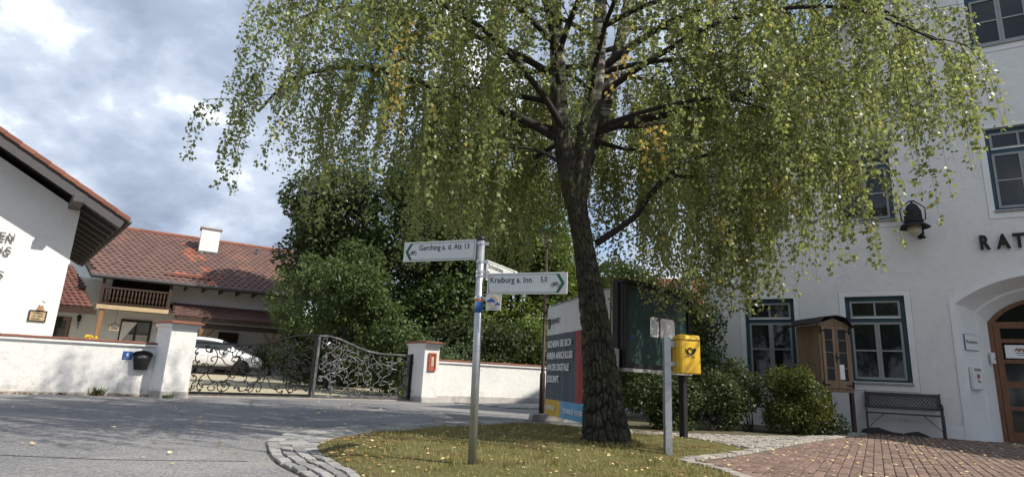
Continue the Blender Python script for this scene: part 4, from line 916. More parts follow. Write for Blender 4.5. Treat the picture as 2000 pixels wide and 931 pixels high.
# ------------------------------------------------------------------ car
def car():
    t = thing('parked_car', 'white hatchback parked in the yard behind the gate', 'car', at(FW, 4.95, 11.6, .425, -12))
    # longitudinal stations: x, half width low, sill z, belt z, roof z, half width at roof
    X = [-2.05, -1.98, -1.75, -1.3, -.7, -.1, .45, .85, 1.15, 1.6, 1.95, 2.08]
    belt = [.75, .86, .92, .95, .95, .94, .93, .92, .90, .83, .72, .60]
    roofz = [.80, 1.12, 1.38, 1.50, 1.53, 1.51, 1.44, 1.24, 1.02, .86, .74, .62]
    hw = [.70, .80, .86, .88, .89, .89, .89, .88, .88, .86, .78, .66]; rw = [.55, .58, .60, .62, .62, .62, .61, .62, .72, .72, .66, .58]
    b = MB(); ring = []
    for x, be, rz_, h, r_ in zip(X, belt, roofz, hw, rw):
        ring.append([(x, -h * .92, .24), (x, -h, .40), (x, -h, be - .12), (x, -h * .96, be), (x, -r_, rz_ - .06), (x, -r_ * .6, rz_), (x, r_ * .6, rz_), (x, r_, rz_ - .06), (x, h * .96, be), (x, h, be - .12), (x, h, .40), (x, h * .92, .24)])
    n = len(ring[0]); vs = [p for r_ in ring for p in r_]
    fs = [(i * n + k, i * n + (k + 1) % n, (i + 1) * n + (k + 1) % n, (i + 1) * n + k) for i in range(len(ring) - 1) for k in range(n)] + [tuple(range(n))[::-1], tuple(range((len(ring) - 1) * n, len(ring) * n))]
    ms = []
    for i in range(len(ring) - 1):
        for k in range(n): ms.append(1 if (k in (3, 7) and 2 <= i <= 6) else (1 if k in (4, 5, 6) and i in (6, 7) else 0))
    o_ = len(b.v); b.add(vs, fs); b.m = ms + [0, 0]
    body = b.build('body', [M['car_white'], M['car_glass']], t, True)
    sm = body.modifiers.new('sub', 'SUBSURF'); sm.levels = 1; sm.render_levels = 1
    for s in (-1, 1):
        q = MB(); q.box(-.004, .004, s * .883 - .008, s * .883 + .008, .42, .80); q.build('door_seam', M['black'], t)
        q = MB(); q.lathe([(0, -.06), (.09, -.03), (.09, .05), (0, .07)], 8, T=Matrix.Translation((.75, s * .98, .98)) @ Matrix.Rotation(R(90), 4, 'Y')); q.build('mirror', M['car_white'], t, True)
        q = MB(); q.box(-.3, -.14, s * .88 - .012, s * .88 + .012, .74, .77); q.build('handle', M['car_white'], t)
        q = MB(); q.lathe([(0, -.13), (.10, -.04), (.09, .06), (0, .1)], 10, T=Matrix.Translation((1.86, s * .62, .68)) @ Matrix.Rotation(R(80), 4, 'Y')); q.build('headlight', M['headlight'], t, True)
        for x in (-1.27, 1.30):
            w = thing('wheel', '', '', FI); del w['label']; del w['category']; w.parent = t; w.matrix_local = Matrix.Translation((x, s * .80, .315)) @ Matrix.Rotation(R(90) * -s, 4, 'X')
            q = MB(); q.lathe([(.22, -.10), (.30, -.10), (.318, -.07), (.318, .07), (.30, .10), (.22, .10)], 28); q.build('tyre', M['rubber'], w, True)
            q = MB(); q.lathe([(.0, .05), (.20, .05), (.225, .09), (.225, .04), (.0, .02)], 24); q.build('hub', M['rubber'], w)
            q = MB()
            for k in range(5):
                a = 2 * math.pi * k / 5
                for d in (-.14, .14): q.add([(.05 * math.cos(a + c), .05 * math.sin(a + c), .095) for c in (-.5, .5)] + [(.215 * math.cos(a + d + c), .215 * math.sin(a + d + c), .085) for c in (.09, -.09)] + [(.05 * math.cos(a + c), .05 * math.sin(a + c), .06) for c in (-.5, .5)] + [(.215 * math.cos(a + d + c), .215 * math.sin(a + d + c), .06) for c in (.09, -.09)], [(0, 1, 2, 3), (7, 6, 5, 4), (0, 3, 7, 4), (1, 5, 6, 2), (2, 6, 7, 3)])
            q.build('rim', M['steel'], w)
    q = MB(); q.box(-1.2, 1.2, -.84, .84, .20, .30); q.build('underbody', M['rubber'], t)
car()

# ------------------------------------------------------------------ cycle route signpost
sp = thing('signpost', 'grey steel cycle signpost standing in the grass', 'signpost', at(FI, -.262, 5.56, .03))
lean = Vector((-.036, 0, 2.1))
b_ = MB(); b_.tube([(0, 0, -.06), lean * .5, lean], .0375, 20); b_.build('pole', M['galv'], sp, True)
b_ = MB(); b_.tube([lean, lean * 1.02], .039, 16); b_.build('cap', M['black_plastic'], sp, True)
for z in (1.53, 1.74, 1.78, 1.88, 2.06):
    b_ = MB(); p = lean * (z / 2.1); b_.tube([p, p + Vector((0, 0, .026))], .042, 16); b_.box(p.x + .03, p.x + .075, -.012, .012, z - .002, z + .028); b_.build('clamp', M['steel'], sp)
b_ = MB(); p = lean * (1.40 / 2.1); b_.tube([p, p + Vector((0, 0, .105))], .0385, 16); b_.build('blue_sticker', M['blue_print'], sp, True)
b_ = MB(); p = lean * (1.51 / 2.1); b_.tube([p - Vector((0, 0, .003)), p + Vector((0, 0, .022))], .0385, 16); b_.build('orange_sticker', M['orange_print'], sp, True)
b_ = MB(); b_.lathe([(.20, 0), (.17, .02), (.05, .03)], 14, (0, 0, -.05)); b_.build('footing', M['concrete'], sp)
def bicycle(mt, s):
    b = MB(); r_ = .34 * s; t_ = .055 * s
    for x in (-.52 * s, .52 * s): b.tube([(x + r_ * math.cos(a), 0, r_ + r_ * math.sin(a)) for a in [2 * math.pi * k / 18 for k in range(19)]], t_, 4)
    A, B_, C, D, E_ = (-.52 * s, 0, r_), (-.08 * s, 0, r_), (.36 * s, 0, .78 * s), (-.22 * s, 0, .80 * s), (.52 * s, 0, r_)
    for a, c in ((A, B_), (B_, C), (C, D), (D, A), (B_, (-.27 * s, 0, .95 * s)), (C, E_), (C, (.30 * s, 0, 1.0 * s)), ((.30 * s, 0, 1.0 * s), (.44 * s, 0, 1.04 * s)), ((-.40 * s, 0, .96 * s), (-.16 * s, 0, .96 * s))): b.tube([a, c], t_, 4)
    return b
def blade(label, x, y, z, rz, L, left, text, tw, num=None, lines=None, H=.2):
    """finger board in the X-Z plane from the pole outwards, arrow at the far end"""
    t = thing('finger_sign', label, 'sign', at(FI, x, y, z, rz)); s = 1
    X = (lambda a: -a) if left else (lambda a: a)
    b = MB(); b.box(*sorted((X(0), X(L))), -.004, .012, 0, H); b.build('panel', M['sign_white'], t, bevel=.002)
    b = MB(); b.box(*sorted((X(.0), X(L))), .013, .02, .01, H - .01); b.build('back', M['sign_back'], t)
    k = .0035; e = .014
    b = MB(); p0, p1 = .018, L - .105
    for q in ((p0, p1, H - e - k, H - e), (p0, p1, e, e + k), (p0 - k, p0, e, H - e)): b.box(*sorted((X(q[0]), X(q[1]))), -.0062, -.0042, q[2], q[3])
    b.build('border', M['ink_green'], t)
    b = MB(); a0, tip = L - .105, L - .022; w = .03
    for (z0, z1) in ((e, H / 2), (H - e, H / 2)):
        b.add([(X(a0), -.0066, z0), (X(a0 + w), -.0066, z0), (X(tip), -.0066, z1), (X(tip - w), -.0066, z1)] + [(X(a0), -.0045, z0), (X(a0 + w), -.0045, z0), (X(tip), -.0045, z1), (X(tip - w), -.0045, z1)], [(0, 1, 2, 3), (7, 6, 5, 4), (0, 4, 5, 1), (2, 6, 7, 3), (1, 5, 6, 2), (0, 3, 7, 4)])
    b.build('arrow', M['ink_green'], t)
    bi = bicycle(M['ink_dark'], .045); o = bi.build('bicycle_symbol', M['ink_dark'], t); o.matrix_local = Matrix.Translation((X(L - .112), -.006, .066)) @ Matrix.Diagonal((1, .3, 1, 1))
    for (tx, hh, tw_, a, zz) in (lines or [(text, .043, tw, .055, H * .56)]):
        off = X(a) - (tw_ if left else 0)
        link('lettering', text_mesh(tx, hh, tw_, M['ink_dark'], .002, .008), t, Matrix.Translation((off, -.0042, zz)))
    return t
blade('finger sign pointing left to Garching a. d. Alz 13', -.345, 5.55, 1.94, -22, .81, True, 'Garching a. d. Alz 13', .555, lines=[('Garching a. d. Alz 13', .056, .56, .07, .112)])
blade('finger sign pointing right to Kraiburg a. Inn 5,0', -.215, 5.515, 1.606, -19.5, .78, False, '', 0, lines=[('Kraiburg a. Inn', .056, .41, .033, .108), ('5,0', .052, .062, .53, .112)])
blade('finger sign turned away behind the post, reading Schnaitsee', -.235, 5.60, 1.755, 62, .66, False, '', 0, lines=[('Schnaitsee', .05, .30, .03, .125), ('Peterskirchen', .05, .36, .03, .045)])
t = thing('route_plate', 'small square plate with blue clouds in a yellow ring under the right finger sign', 'sign', at(FI, -.215, 5.50, 1.452, -19.5))
b_ = MB(); b_.box(0, .15, -.004, .004, 0, .145); b_.build('plate', M['sign_white'], t, bevel=.001)
b_ = MB(); b_.tube([(.075 + .046 * math.cos(a), -.005, .082 + .046 * math.sin(a)) for a in [2 * math.pi * k / 30 for k in range(31)]], .005, 5); b_.build('ring', M['yellow_ring'], t)
def puff(cx, cz, s):
    b = MB()
    for dx, dz, r_ in ((0, 0, .016), (.018, .004, .02), (-.018, -.002, .013), (.036, -.003, .014)):
        b.prism([(cx + s * (dx + r_ * math.cos(a)), cz + s * (dz + r_ * math.sin(a) * .8)) for a in [2 * math.pi * k / 12 for k in range(12)]], -.0095 - dx * .01, -.0045, 'y')
    return b
puff(.04, .088, 1.0).build('cloud', M['blue_print'], t); puff(.11, .058, .62).build('cloud', M['blue_print'], t)
link('lettering', text_mesh('Weitblick-Tour', .009, .08, M['ink_dark'], .002), t, Matrix.Translation((.035, -.004, .012)))
b_ = MB(); b_.box(.02, .035, .004, .014, .10, .20); b_.build('bracket', M['sign_back'], t)

# ------------------------------------------------------------------ yellow letter box on a steel post
t = thing('post_box_stand', 'galvanised channel post carrying the yellow letter box', 'post', at(FI, 1.985, 7.36, .03, 8))
b_ = MB(); b_.box(-.042, .042, -.03, -.022, -.08, 1.40); b_.box(-.042, -.034, -.022, .04, -.08, 1.40); b_.box(.034, .042, -.022, .04, -.08, 1.40); b_.build('channel', M['galv'], t)
b_ = MB(); b_.box(.042, .115, -.02, .02, 1.28, 1.355); b_.build('bracket', M['galv'], t); b_ = MB(); b_.box(.042, .115, -.02, .02, 1.05, 1.10); b_.build('lower_bracket', M['galv'], t)
t = thing('post_box', 'yellow letter box with black post horn emblem', 'letter box', at(FI, 2.10, 7.36, .99, 10))
prof = [(-.12, 0), (.11, 0), (.11, .40), (.09, .445), (.05, .46), (-.08, .475), (-.11, .455), (-.12, .42)]
b_ = MB(); b_.prism([(a, c) for a, c in prof], 0, .265, 'x'); body = b_.build('body', M['post_yellow'], t, bevel=.014, bseg=3)
b_ = MB(); b_.box(.012, .253, -.128, -.118, .012, .385); b_.build('door', M['post_yellow'], t, bevel=.008, bseg=2)
b_ = MB(); b_.box(-.004, .269, -.128, .113, .408, .414); b_.build('hood_seam', M['black'], t)
# post horn
b_ = MB(); c = (.125, .275)
b_.tube([(c[0] + .034 * math.cos(a), -.131, c[1] + .034 * math.sin(a)) for a in [2 * math.pi * k / 24 for k in range(25)]], .0085, 5)
b_.tube([(c[0] + x, -.131, c[1] + z) for x, z in ((-.062, .03), (-.058, 0), (-.035, -.035), (0, -.045), (.03, -.037), (.052, -.012), (.062, .03))], [.005, .006, .008, .009, .009, .012, .018], 6)
b_.build('post_horn', M['black'], t)
for s in (-1, 1):
    for k in (0, 1): b_ = MB(); b_.tube([(c[0] + s * (.016 + k * .022), -.130, c[1] - .062), (c[0] + s * (.03 + k * .026), -.130, c[1] - .078)], .005, 4); b_.build('horn_tassel', M['black'], t)
b_ = MB()
for k in range(7): b_.tube([(.10 + .014 * k, -.1205, .41 + .008 * math.sin(k * 2.)), (.115 + .012 * k, -.1205, .395 - .01 * math.cos(k * 3.))], .0022, 4)
b_.build('scribble', M['ink_dark'], t)

# ------------------------------------------------------------------ notice board
A = Vector((1.69, 8.62, 0)); Bv = Vector((2.93, 9.60, 0)); dv = Bv - A; Lb = dv.length; rz = math.degrees(math.atan2(dv.y, dv.x))
nb = thing('notice_board', 'dark green glazed notice board on two black posts behind the letter box', 'notice board', at(FI, A.x, A.y, .03, rz))
for x in (0, Lb): b_ = MB(); b_.box(x - .05, x + .05, .06, .16, -.08, 2.33); b_.build('post', M['dark_wood'], nb, bevel=.006)
b_ = MB(); b_.box(-.02, Lb + .02, -.02, .06, 1.03, 2.27); case = b_.build('case', M['dark_wood'], nb, bevel=.006)
b_ = MB(); x0, x1, z0, z1 = .05, Lb - .05, 1.10, 2.20
for q in ((-.01, Lb + .01, -.06, -.021, 1.04, z0), (-.01, Lb + .01, -.06, -.021, z1, 2.26), (-.01, x0, -.059, -.021, z0, z1), (x1, Lb + .01, -.059, -.021, z0, z1)): b_.box(*q)
b_.build('frame', M['dark_wood'], nb)
b_ = MB(); b_.box(x0, x1, -.03, -.0205, z0, z1); b_.build('pin_surface', M['board_green'], nb)
b_ = MB(); b_.box(-.05, Lb + .05, -.08, .08, 2.27, 2.32); b_.build('roof_strip', M['dark_wood'], nb)
b_ = MB(); b_.box(-.03, Lb + .03, -.05, .06, .98, 1.03); b_.build('bottom_rail', M['alu'], nb)
b_ = MB(); b_.box(-.17, -.06, .02, .12, .98, 1.30); b_.build('meter_box', M['alu'], nb, bevel=.005); b_ = MB(); b_.box(-.15, -.08, .012, .021, 1.08, 1.18); b_.build('meter_window', M['sign_back'], nb)
for k, (x, w_, label) in enumerate(((.58, .21, 'narrow white notice pinned with red pins'), (.83, .36, 'wide white notice with a picture, right of the narrow one'))):
    p = thing('pinned_notice', label, 'notice', at(FI, A.x, A.y, .03, rz) @ Matrix.Translation((x, -.033, 1.52))); 
    b_ = MB(); n = 5
    for i in range(n):
        for j in range(3):
            f = lambda a, c: (a * w_ / n, -.006 * abs(math.sin(a * 1.3 + c)), c * .30 / 3)
            b_.quad(f(i, j), f(i + 1, j), f(i + 1, j + 1), f(i, j + 1))
    b_.build('sheet', M['paper'], p)
    b_ = MB()
    for j in range(11):
        if k == 0: b_.box(.03, .03 + .15 * random.uniform(.7, 1), -.0095, -.0075, .04 + .021 * j, .046 + .021 * j)
        else: b_.box(.02, .02 + .13 * random.uniform(.8, 1), -.0095, -.0075, .04 + .021 * j, .046 + .021 * j)
    b_.build('print', M['sign_back'], p)
    for px_, pz in ((.015, .285), (w_ - .02, .285), (.015, .02), (w_ - .02, .015)): b_ = MB(); b_.lathe([(.012, 0), (.012, .006), (.005, .01)], 8, T=Matrix.Translation((px_, -.008, pz)) @ Matrix.Rotation(R(90), 4, 'X')); b_.build('pin', M['red_clay'], p)
t = thing('blue_tag', 'small blue paper tag at the left edge of the notice board', 'tag', at(FI, A.x, A.y, 1.50, rz) @ Matrix.Translation((.13, -.032, 0)))
b_ = MB(); b_.prism([(0, 0), (.045, -.01), (.055, .03), (.03, .05), (.0, .04)], -.006, 0, 'y'); b_.build('tag', M['blue_print'], t)

# ------------------------------------------------------------------ banner on a site fence panel
A = Vector((.87, 12.8, 0)); Bv = Vector((1.68, 9.6, 0)); dv = Bv - A; Lf = dv.length; rz = math.degrees(math.atan2(dv.y, dv.x))
sf = thing('site_fence', 'wire site fence panel in concrete feet behind the birch trunk', 'fence', at(FI, A.x, A.y, 0, rz))
for x in (0, Lf): b_ = MB(); b_.tube([(x, .03, .05), (x, .03, 2.42)], .021, 8); b_.build('tube', M['galv'], sf, True)
for z in (.16, 2.38): b_ = MB(); b_.tube([(0, .03, z), (Lf, .03, z)], .018, 8); b_.build('rail', M['galv'], sf, True)
b_ = MB()
for k in range(1, 34): x = Lf * k / 34; b_.tube([(x, .03, .1), (x, .03, 2.44)], .003, 4)
for k in range(9): z = .2 + k * .27; b_.tube([(0, .035, z), (Lf, .035, z)], .003, 4)
o = b_.build('wires', M['galv'], sf); o['kind'] = 'stuff'
for x, nm in ((.1, 0), (Lf, 1)): b_ = MB(); b_.prism([(-.36, 0), (.36, 0), (.34, .12), (.30, .145), (-.30, .145), (-.34, .12)], -.11, .13, 'y', T=Matrix.Translation((x, 0, 0)) @ Matrix.Rotation(R(90), 4, 'Z')) ; b_.build('concrete_foot', M['concrete'], sf, bevel=.012)
ba = thing('banner', 'advertising banner with white slogan on slate, tied to the site fence', 'banner', at(FI, A.x, A.y, 0, rz))
def cloth(x0, x1, z0, z1, mt, name, n=18):
    b = MB()
    for i in range(n):
        a, c = x0 + (x1 - x0) * i / n, x0 + (x1 - x0) * (i + 1) / n; f = lambda x: -.012 - .012 * math.sin(x * 7.3) - .006 * math.sin(x * 17.)
        b.quad((a, f(a), z0), (c, f(c), z0), (c, f(c), z1), (a, f(a), z1))
    return b.build(name, mt, ba, True)
LZ = Lf - .05
cloth(.03, LZ, 1.76, 2.35, M['banner_white'], 'white_field'); cloth(.03, 1.75, .45, 1.76, M['banner_grey'], 'slate_field'); cloth(1.75, LZ, .45, 1.76, M['banner_red'], 'red_field'); cloth(.03, .98, .13, .45, M['banner_yellow'], 'yellow_field'); cloth(.98, LZ, .13, .45, M['banner_blue'], 'blue_field')
for k, s in enumerate(('SICHERN SIE SICH', 'IHREN ANSCHLUSS', 'AN DIE DIGITALE', 'ZUKUNFT.')): link('slogan', text_mesh(s, .135, (1.42, 1.50, 1.32, .78)[k], M['white'], .003, .03), ba, Matrix.Translation((.14, -.034, 1.50 - .235 * k)))
link('lettering', text_mesh('LEONET', .10, .55, M['ink_dark'], .003, .02), ba, Matrix.Translation((.30, -.034, 1.99))); link('lettering', text_mesh('LEONET.DE', .075, .5, M['white'], .003, .02), ba, Matrix.Translation((.18, -.034, .26)))
link('lettering', text_mesh('STARKES', .085, .56, M['white'], .003, .02), ba, Matrix.Translation((1.18, -.034, .24))); link('lettering', text_mesh('INTERNET', .085, .62, M['white'], .003, .02), ba, Matrix.Translation((1.81, -.034, .24)))
b_ = MB(); b_.prism([(.20, 2.12), (.10, 2.09), (.09, 1.99), (.14, 1.91), (.19, 1.88), (.24, 1.91), (.27, 1.99), (.26, 2.08)], -.036, -.031, 'y'); b_.build('lion_crest', M['ink_dark'], ba)
b_ = MB()
for z in (1.93, 1.98, 2.03): b_.box(.14, .22, -.039, -.034, z, z + .015)
b_.build('crest_lines', M['banner_white'], ba)

# ------------------------------------------------------------------ street lamp
sl_ = thing('street_lamp', 'slim dark street lamp with green copper hat, beside the banner', 'street lamp', at(FI, .80, 12.95))
b_ = MB(); b_.tube([(0, 0, -.05), (0, 0, .95), (0, 0, 1.0), (0, 0, 3.75)], [.06, .058, .038, .032], 12); b_.build('pole', M['brown_wood'], sl_, True)
b_ = MB(); b_.lathe([(.05, 3.75), (.10, 3.80), (.13, 4.10), (.10, 4.12)], 14); b_.build('lantern_glass', M['lamp_glass'], sl_, True)
b_ = MB(); b_.lathe([(.27, 4.10), (.26, 4.13), (.12, 4.27), (.05, 4.32), (.02, 4.40)], 20); b_.build('hat', M['verdigris'], sl_, True)

# ------------------------------------------------------------------ bench
def bench():
    t = thing('garden_bench', 'dark iron bench with latticed backrest against the town hall wall', 'bench', at(FB, -1.85, -.12)); L = 1.36
    for x in (.0, L):
        for y0, y1, z1 in ((-.40, -.34, .46), (-.06, -.10, .46)): b = MB(); b.box(x - .02, x + .02, -.018, .018, 0, z1, T=Matrix.Translation((0, y0, 0)) @ Matrix.Rotation((y0 - y1) * .9, 4, 'X')); b.build('leg', M['bench_iron'], t)
        b = MB(); b.tube([(x, -.02, .42), (x, .02, .66), (x, .06, .92)], .02, 6); b.build('back_post', M['bench_iron'], t)
        b = MB(); b.tube([(x, .01, .68), (x, -.16, .71), (x, -.36, .69), (x, -.42, .64), (x, -.38, .60)], .018, 6); b.tube([(x, -.37, .62), (x, -.36, .46)], .015, 6); b.build('armrest', M['bench_iron'], t)
        b = MB(); b.tube([(x, -.38, .2), (x, -.08, .2)], .012, 5); b.build('stretcher', M['bench_iron'], t)
    for k in range(6): b = MB(); y = -.40 + k * .068; b.box(-.02, L + .02, y, y + .05, .455 + .008 * abs(k - 2.5) / 2.5, .485); b.build('seat_slat', M['bench_iron'], t)
    for s in (1, -1): b = MB(); x = L / 2 + s * (L / 2 - .02); b.tube([(x, -.2, .16), (x - s * .3, -.2, .455)], .007, 5); b.build('brace', M['bench_iron'], t)
    tilt = Matrix.Translation((0, .005, .57)) @ Matrix.Rotation(R(-8), 4, 'X')
    for z0, z1 in ((0, .05), (.28, .34)): b = MB(); b.box(.02, L - .02, -.018, .018, z0, z1, T=tilt); b.build('back_rail', M['bench_iron'], t)
    for x in (.02, L - .07): b = MB(); b.box(x, x + .05, -.016, .016, .05, .28, T=tilt); b.build('back_stile', M['bench_iron'], t)
    b = MB(); n = 20; p = (L - .14) / n
    for k in range(-3, n + 1):
        for s in (1, -1):
            x0 = .07 + k * p; x1 = x0 + 3 * p
            pts = []
            for f in (0, 1):
                pts.append((x0 + (x1 - x0) * f, f))
            lo, hi = max(.07, x0), min(L - .07, x1)
            if hi - lo < .02: continue
            f0, f1 = (lo - x0) / (x1 - x0), (hi - x0) / (x1 - x0)
            if s < 0: f0, f1 = 1 - f0, 1 - f1
            b.tube([tilt @ Vector((lo, .004 * s, .05 + .23 * f0)), tilt @ Vector((hi, .004 * s, .05 + .23 * f1))], .0075, 4)
    o = b.build('lattice', M['bench_iron'], t)
bench()
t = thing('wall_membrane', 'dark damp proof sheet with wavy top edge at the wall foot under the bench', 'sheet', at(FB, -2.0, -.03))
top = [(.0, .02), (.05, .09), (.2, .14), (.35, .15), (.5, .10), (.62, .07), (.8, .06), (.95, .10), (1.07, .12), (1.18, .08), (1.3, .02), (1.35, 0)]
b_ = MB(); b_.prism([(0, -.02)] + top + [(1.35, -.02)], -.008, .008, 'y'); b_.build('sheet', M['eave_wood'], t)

# ------------------------------------------------------------------ little library cabinet
cab = thing('book_cabinet', 'weathered wooden book cabinet with glazed doors on dark stilts by the bench', 'cabinet', at(FI, 7.56, 13.02, .03, 8)); Wc, Dc = .74, .78; zb, zt = .83, 2.27
b_ = MB(); b_.box(-Wc - .2, .15, -.1, Dc + .1, -.04, .02); b_.build('base_slab', M['concrete'], cab)
for x, y in ((-.03, .03), (-Wc + .03, .03), (-.03, Dc - .03), (-Wc + .03, Dc - .03)): b_ = MB(); b_.box(x - .035, x + .035, y - .035, y + .035, -.03, zb); b_.build('stilt', M['brown_wood'], cab)
b_ = MB(); b_.box(-Wc, 0, 0, Dc, zb, zb + .05); b_.build('floor', M['old_wood'], cab)
for k in range(5): b_ = MB(); y0 = .02 + k * (Dc - .02) / 5; b_.box(-Wc, -Wc + .025 + .003 * (k % 2), y0 + .002, y0 + (Dc - .02) / 5 - .002, zb + .05, zt); b_.build('side_plank', M['old_wood'], cab); b_ = MB(); b_.box(-.025 - .003 * (k % 2), 0, y0 + .002, y0 + (Dc - .02) / 5 - .002, zb + .05, zt); b_.build('side_plank', M['old_wood'], cab)
for k in range(5): b_ = MB(); x0 = -Wc + .03 + k * (Wc - .06) / 5; b_.box(x0 + .002, x0 + (Wc - .06) / 5 - .002, Dc - .025, Dc, zb + .05, zt); b_.build('back_plank', M['old_wood'], cab)
b_ = MB(); b_.box(-Wc - .005, .005, -.025, .02, zb, zb + .08); b_.box(-Wc - .004, -Wc + .05, -.024, .02, zb + .08, zt); b_.box(-.05, .004, -.024, .02, zb + .08, zt); b_.prism([(-Wc - .005, zt - .02), (.005, zt - .02), (.005, zt + .02), (-Wc / 2, zt + .16), (-Wc - .005, zt + .02)], -.025, .02, 'y'); b_.build('front_frame', M['old_wood'], cab)
for s, (x0, x1) in enumerate(((-Wc + .055, -Wc / 2 - .004), (-Wc / 2 + .004, -.055))):
    b_ = MB(); z0, z1 = zb + .085, zt - .025; st = .065
    b_.box(x0, x0 + st, -.045, -.02, z0, z1); b_.box(x1 - st, x1, -.045, -.02, z0, z1); b_.box(x0 + st, x1 - st, -.044, -.02, z0, z0 + .16); b_.box(x0 + st, x1 - st, -.044, -.02, z1 - st, z1); dob = b_.build('cabinet_door', M['old_wood'], cab)
    b_ = MB(); b_.box(x0 + st - .005, x1 - st + .005, -.034, -.03, z0 + .15, z1 - st + .01); b_.build('pane', M['glass_dim'], dob)
    for z in (z0 + .42, z0 + .75, z0 + 1.02): b_ = MB(); b_.box(x0 + st, x1 - st, -.043, -.035, z, z + .018); b_.build('glazing_bar', M['old_wood'], dob)
    xo = x0 if s == 0 else x1; d = 1 if s == 0 else -1
    for z in (z0 + .05, z1 - .12): b_ = MB(); b_.box(*sorted((xo - d * .05, xo + d * .11)), -.056, -.045, z, z + .03); b_.box(*sorted((xo - d * .05, xo - d * .02)), -.057, -.045, z - .05, z + .10); b_.build('strap_hinge', M['black_iron'], dob)
b_ = MB(); b_.box(-Wc / 2 - .03, -Wc / 2 + .06, -.062, -.045, 1.55, 1.58); b_.box(-Wc / 2 - .02, -Wc / 2, -.062, -.045, 1.48, 1.66); b_.build('latch', M['black_iron'], cab)
b_ = MB(); b_.box(-Wc / 2 + .05, -Wc / 2 + .16, -.050, -.0455, 1.10, 1.42); b_.build('paper_note', M['paper'], cab)
# shelves of books behind the glass and a sheet metal roof
zr0, zr1 = zt + .02, zt + .21; ov = .18
b_ = MB()
for s in (0, 1):
    xe = -Wc - ov - .16 if s == 0 else ov; xm = -Wc / 2
    prof = [(xe, zr0 - .03), (xe + (xm - xe) * .35, zr0 - .01), (xe + (xm - xe) * .6, zr1 - .04), (xm, zr1)]
    for (xa, za), (xb, zb_) in zip(prof, prof[1:]): b_.add([(xa, -.16, za), (xb, -.16, zb_), (xb, Dc + .12, zb_), (xa, Dc + .12, za), (xa, -.16, za - .02), (xb, -.16, zb_ - .02), (xb, Dc + .12, zb_ - .02), (xa, Dc + .12, za - .02)], [(0, 1, 2, 3), (7, 6, 5, 4), (0, 4, 5, 1), (3, 2, 6, 7), (0, 3, 7, 4), (1, 5, 6, 2)])
b_.build('sheet_roof', M['bark_brown'], cab)

# ------------------------------------------------------------------ foliage helpers
def unit(v): return v / (np.linalg.norm(v, axis=1, keepdims=True) + 1e-9)
def leaves(name, P, tip, nrm, size, mt, parent=None, wide=.8, fold=.12, label=None):
    """folded leaf of two triangles: stalk end, two shoulders, tip"""
    n = len(P); tip = unit(tip); side = unit(np.cross(tip, nrm)); nn = np.cross(side, tip); s = size[:, None]
    a = P; mid = P + tip * s * .42 - nn * s * fold; l = mid + side * s * wide * .5 + nn * s * fold * 1.6; r_ = mid - side * s * wide * .5 + nn * s * fold * 1.6; t = P + tip * s
    V = np.stack([a, r_, t, l], 1).reshape(-1, 3); k = np.arange(n)[:, None] * 4
    T = np.concatenate([k + np.array([[0, 1, 2]]), k + np.array([[0, 2, 3]])], 0)
    o = link(name, npmesh(name, V, T, mt), parent); o['kind'] = 'stuff'
    if label: o['label'] = label
    return o

# ------------------------------------------------------------------ the birch
def bark_mat():
    m, nt, b = newmat('birch_bark'); v = coords(nt)
    att = nd(nt, 'ShaderNodeAttribute', attribute_name='crack').outputs['Fac']; wh = nd(nt, 'ShaderNodeAttribute', attribute_name='white').outputs['Fac']
    plate = ramp(nt, noise(nt, v, 9, 6, .65), [(.3, (.030, .027, .023)), (.55, (.064, .058, .050)), (.74, (.17, .162, .148))])
    moss = mixc(nt, ramp(nt, noise(nt, v, 2.2, 5), [(.45, 0.), (.65, .6)]), plate, (.075, .078, .03))
    dark = mixc(nt, ramp(nt, att, [(.0, 1.), (.30, 0.)]), moss, (.018, .014, .011))
    wv = nd(nt, 'ShaderNodeMapping', {'Vector': nd(nt, 'ShaderNodeTexCoord').outputs['Object'], 'Scale': (2.2, 2.2, 16)}).outputs[0]
    strip = ramp(nt, noise(nt, wv, 1.3, 5, .6), [(.42, 0.), (.56, 1.)])
    fac = nd(nt, 'ShaderNodeMath', {0: nd(nt, 'ShaderNodeMath', {0: strip, 1: wh}, operation='MULTIPLY').outputs[0], 1: ramp(nt, noise(nt, v, 2.6, 4), [(.45, 0.), (.6, 1.)])}, operation='MULTIPLY').outputs[0]
    col = mixc(nt, fac, dark, (.46, .43, .38)); nt.links.new(col, b.inputs['Base Color']); b.inputs['Roughness'].default_value = .95; b.inputs['Specular IOR Level'].default_value = .15
    bump(nt, b, noise(nt, coords(nt, (1, 1, .5)), 38, 6, .7), .8, .012); return m
M['birch_bark'] = bark_mat()
def vor(u, z, cu, cz, per, seed):
    """distance to the border between irregular plates on an unrolled trunk (u wraps after per cells)"""
    gu, gz = u / cu, z / cz; iu, iz = np.floor(gu).astype(int), np.floor(gz).astype(int); d1 = np.full(u.shape, 9.); d2 = np.full(u.shape, 9.)
    def h(a, b, k): x = np.sin(a * 127.1 + b * 311.7 + k * 74.7 + seed) * 43758.5453; return x - np.floor(x)
    for a in (-1, 0, 1):
        for c in (-1, 0, 1):
            ci, cj = iu + a, iz + c; w = np.mod(ci, per); px, pz = ci + .15 + .7 * h(w, cj, 1), cj + .15 + .7 * h(w, cj, 2); d = np.hypot(gu - px, gz - pz)
            m_ = d < d1; d2 = np.where(m_, d1, np.minimum(d2, d)); d1 = np.where(m_, d, d1)
    return d2 - d1
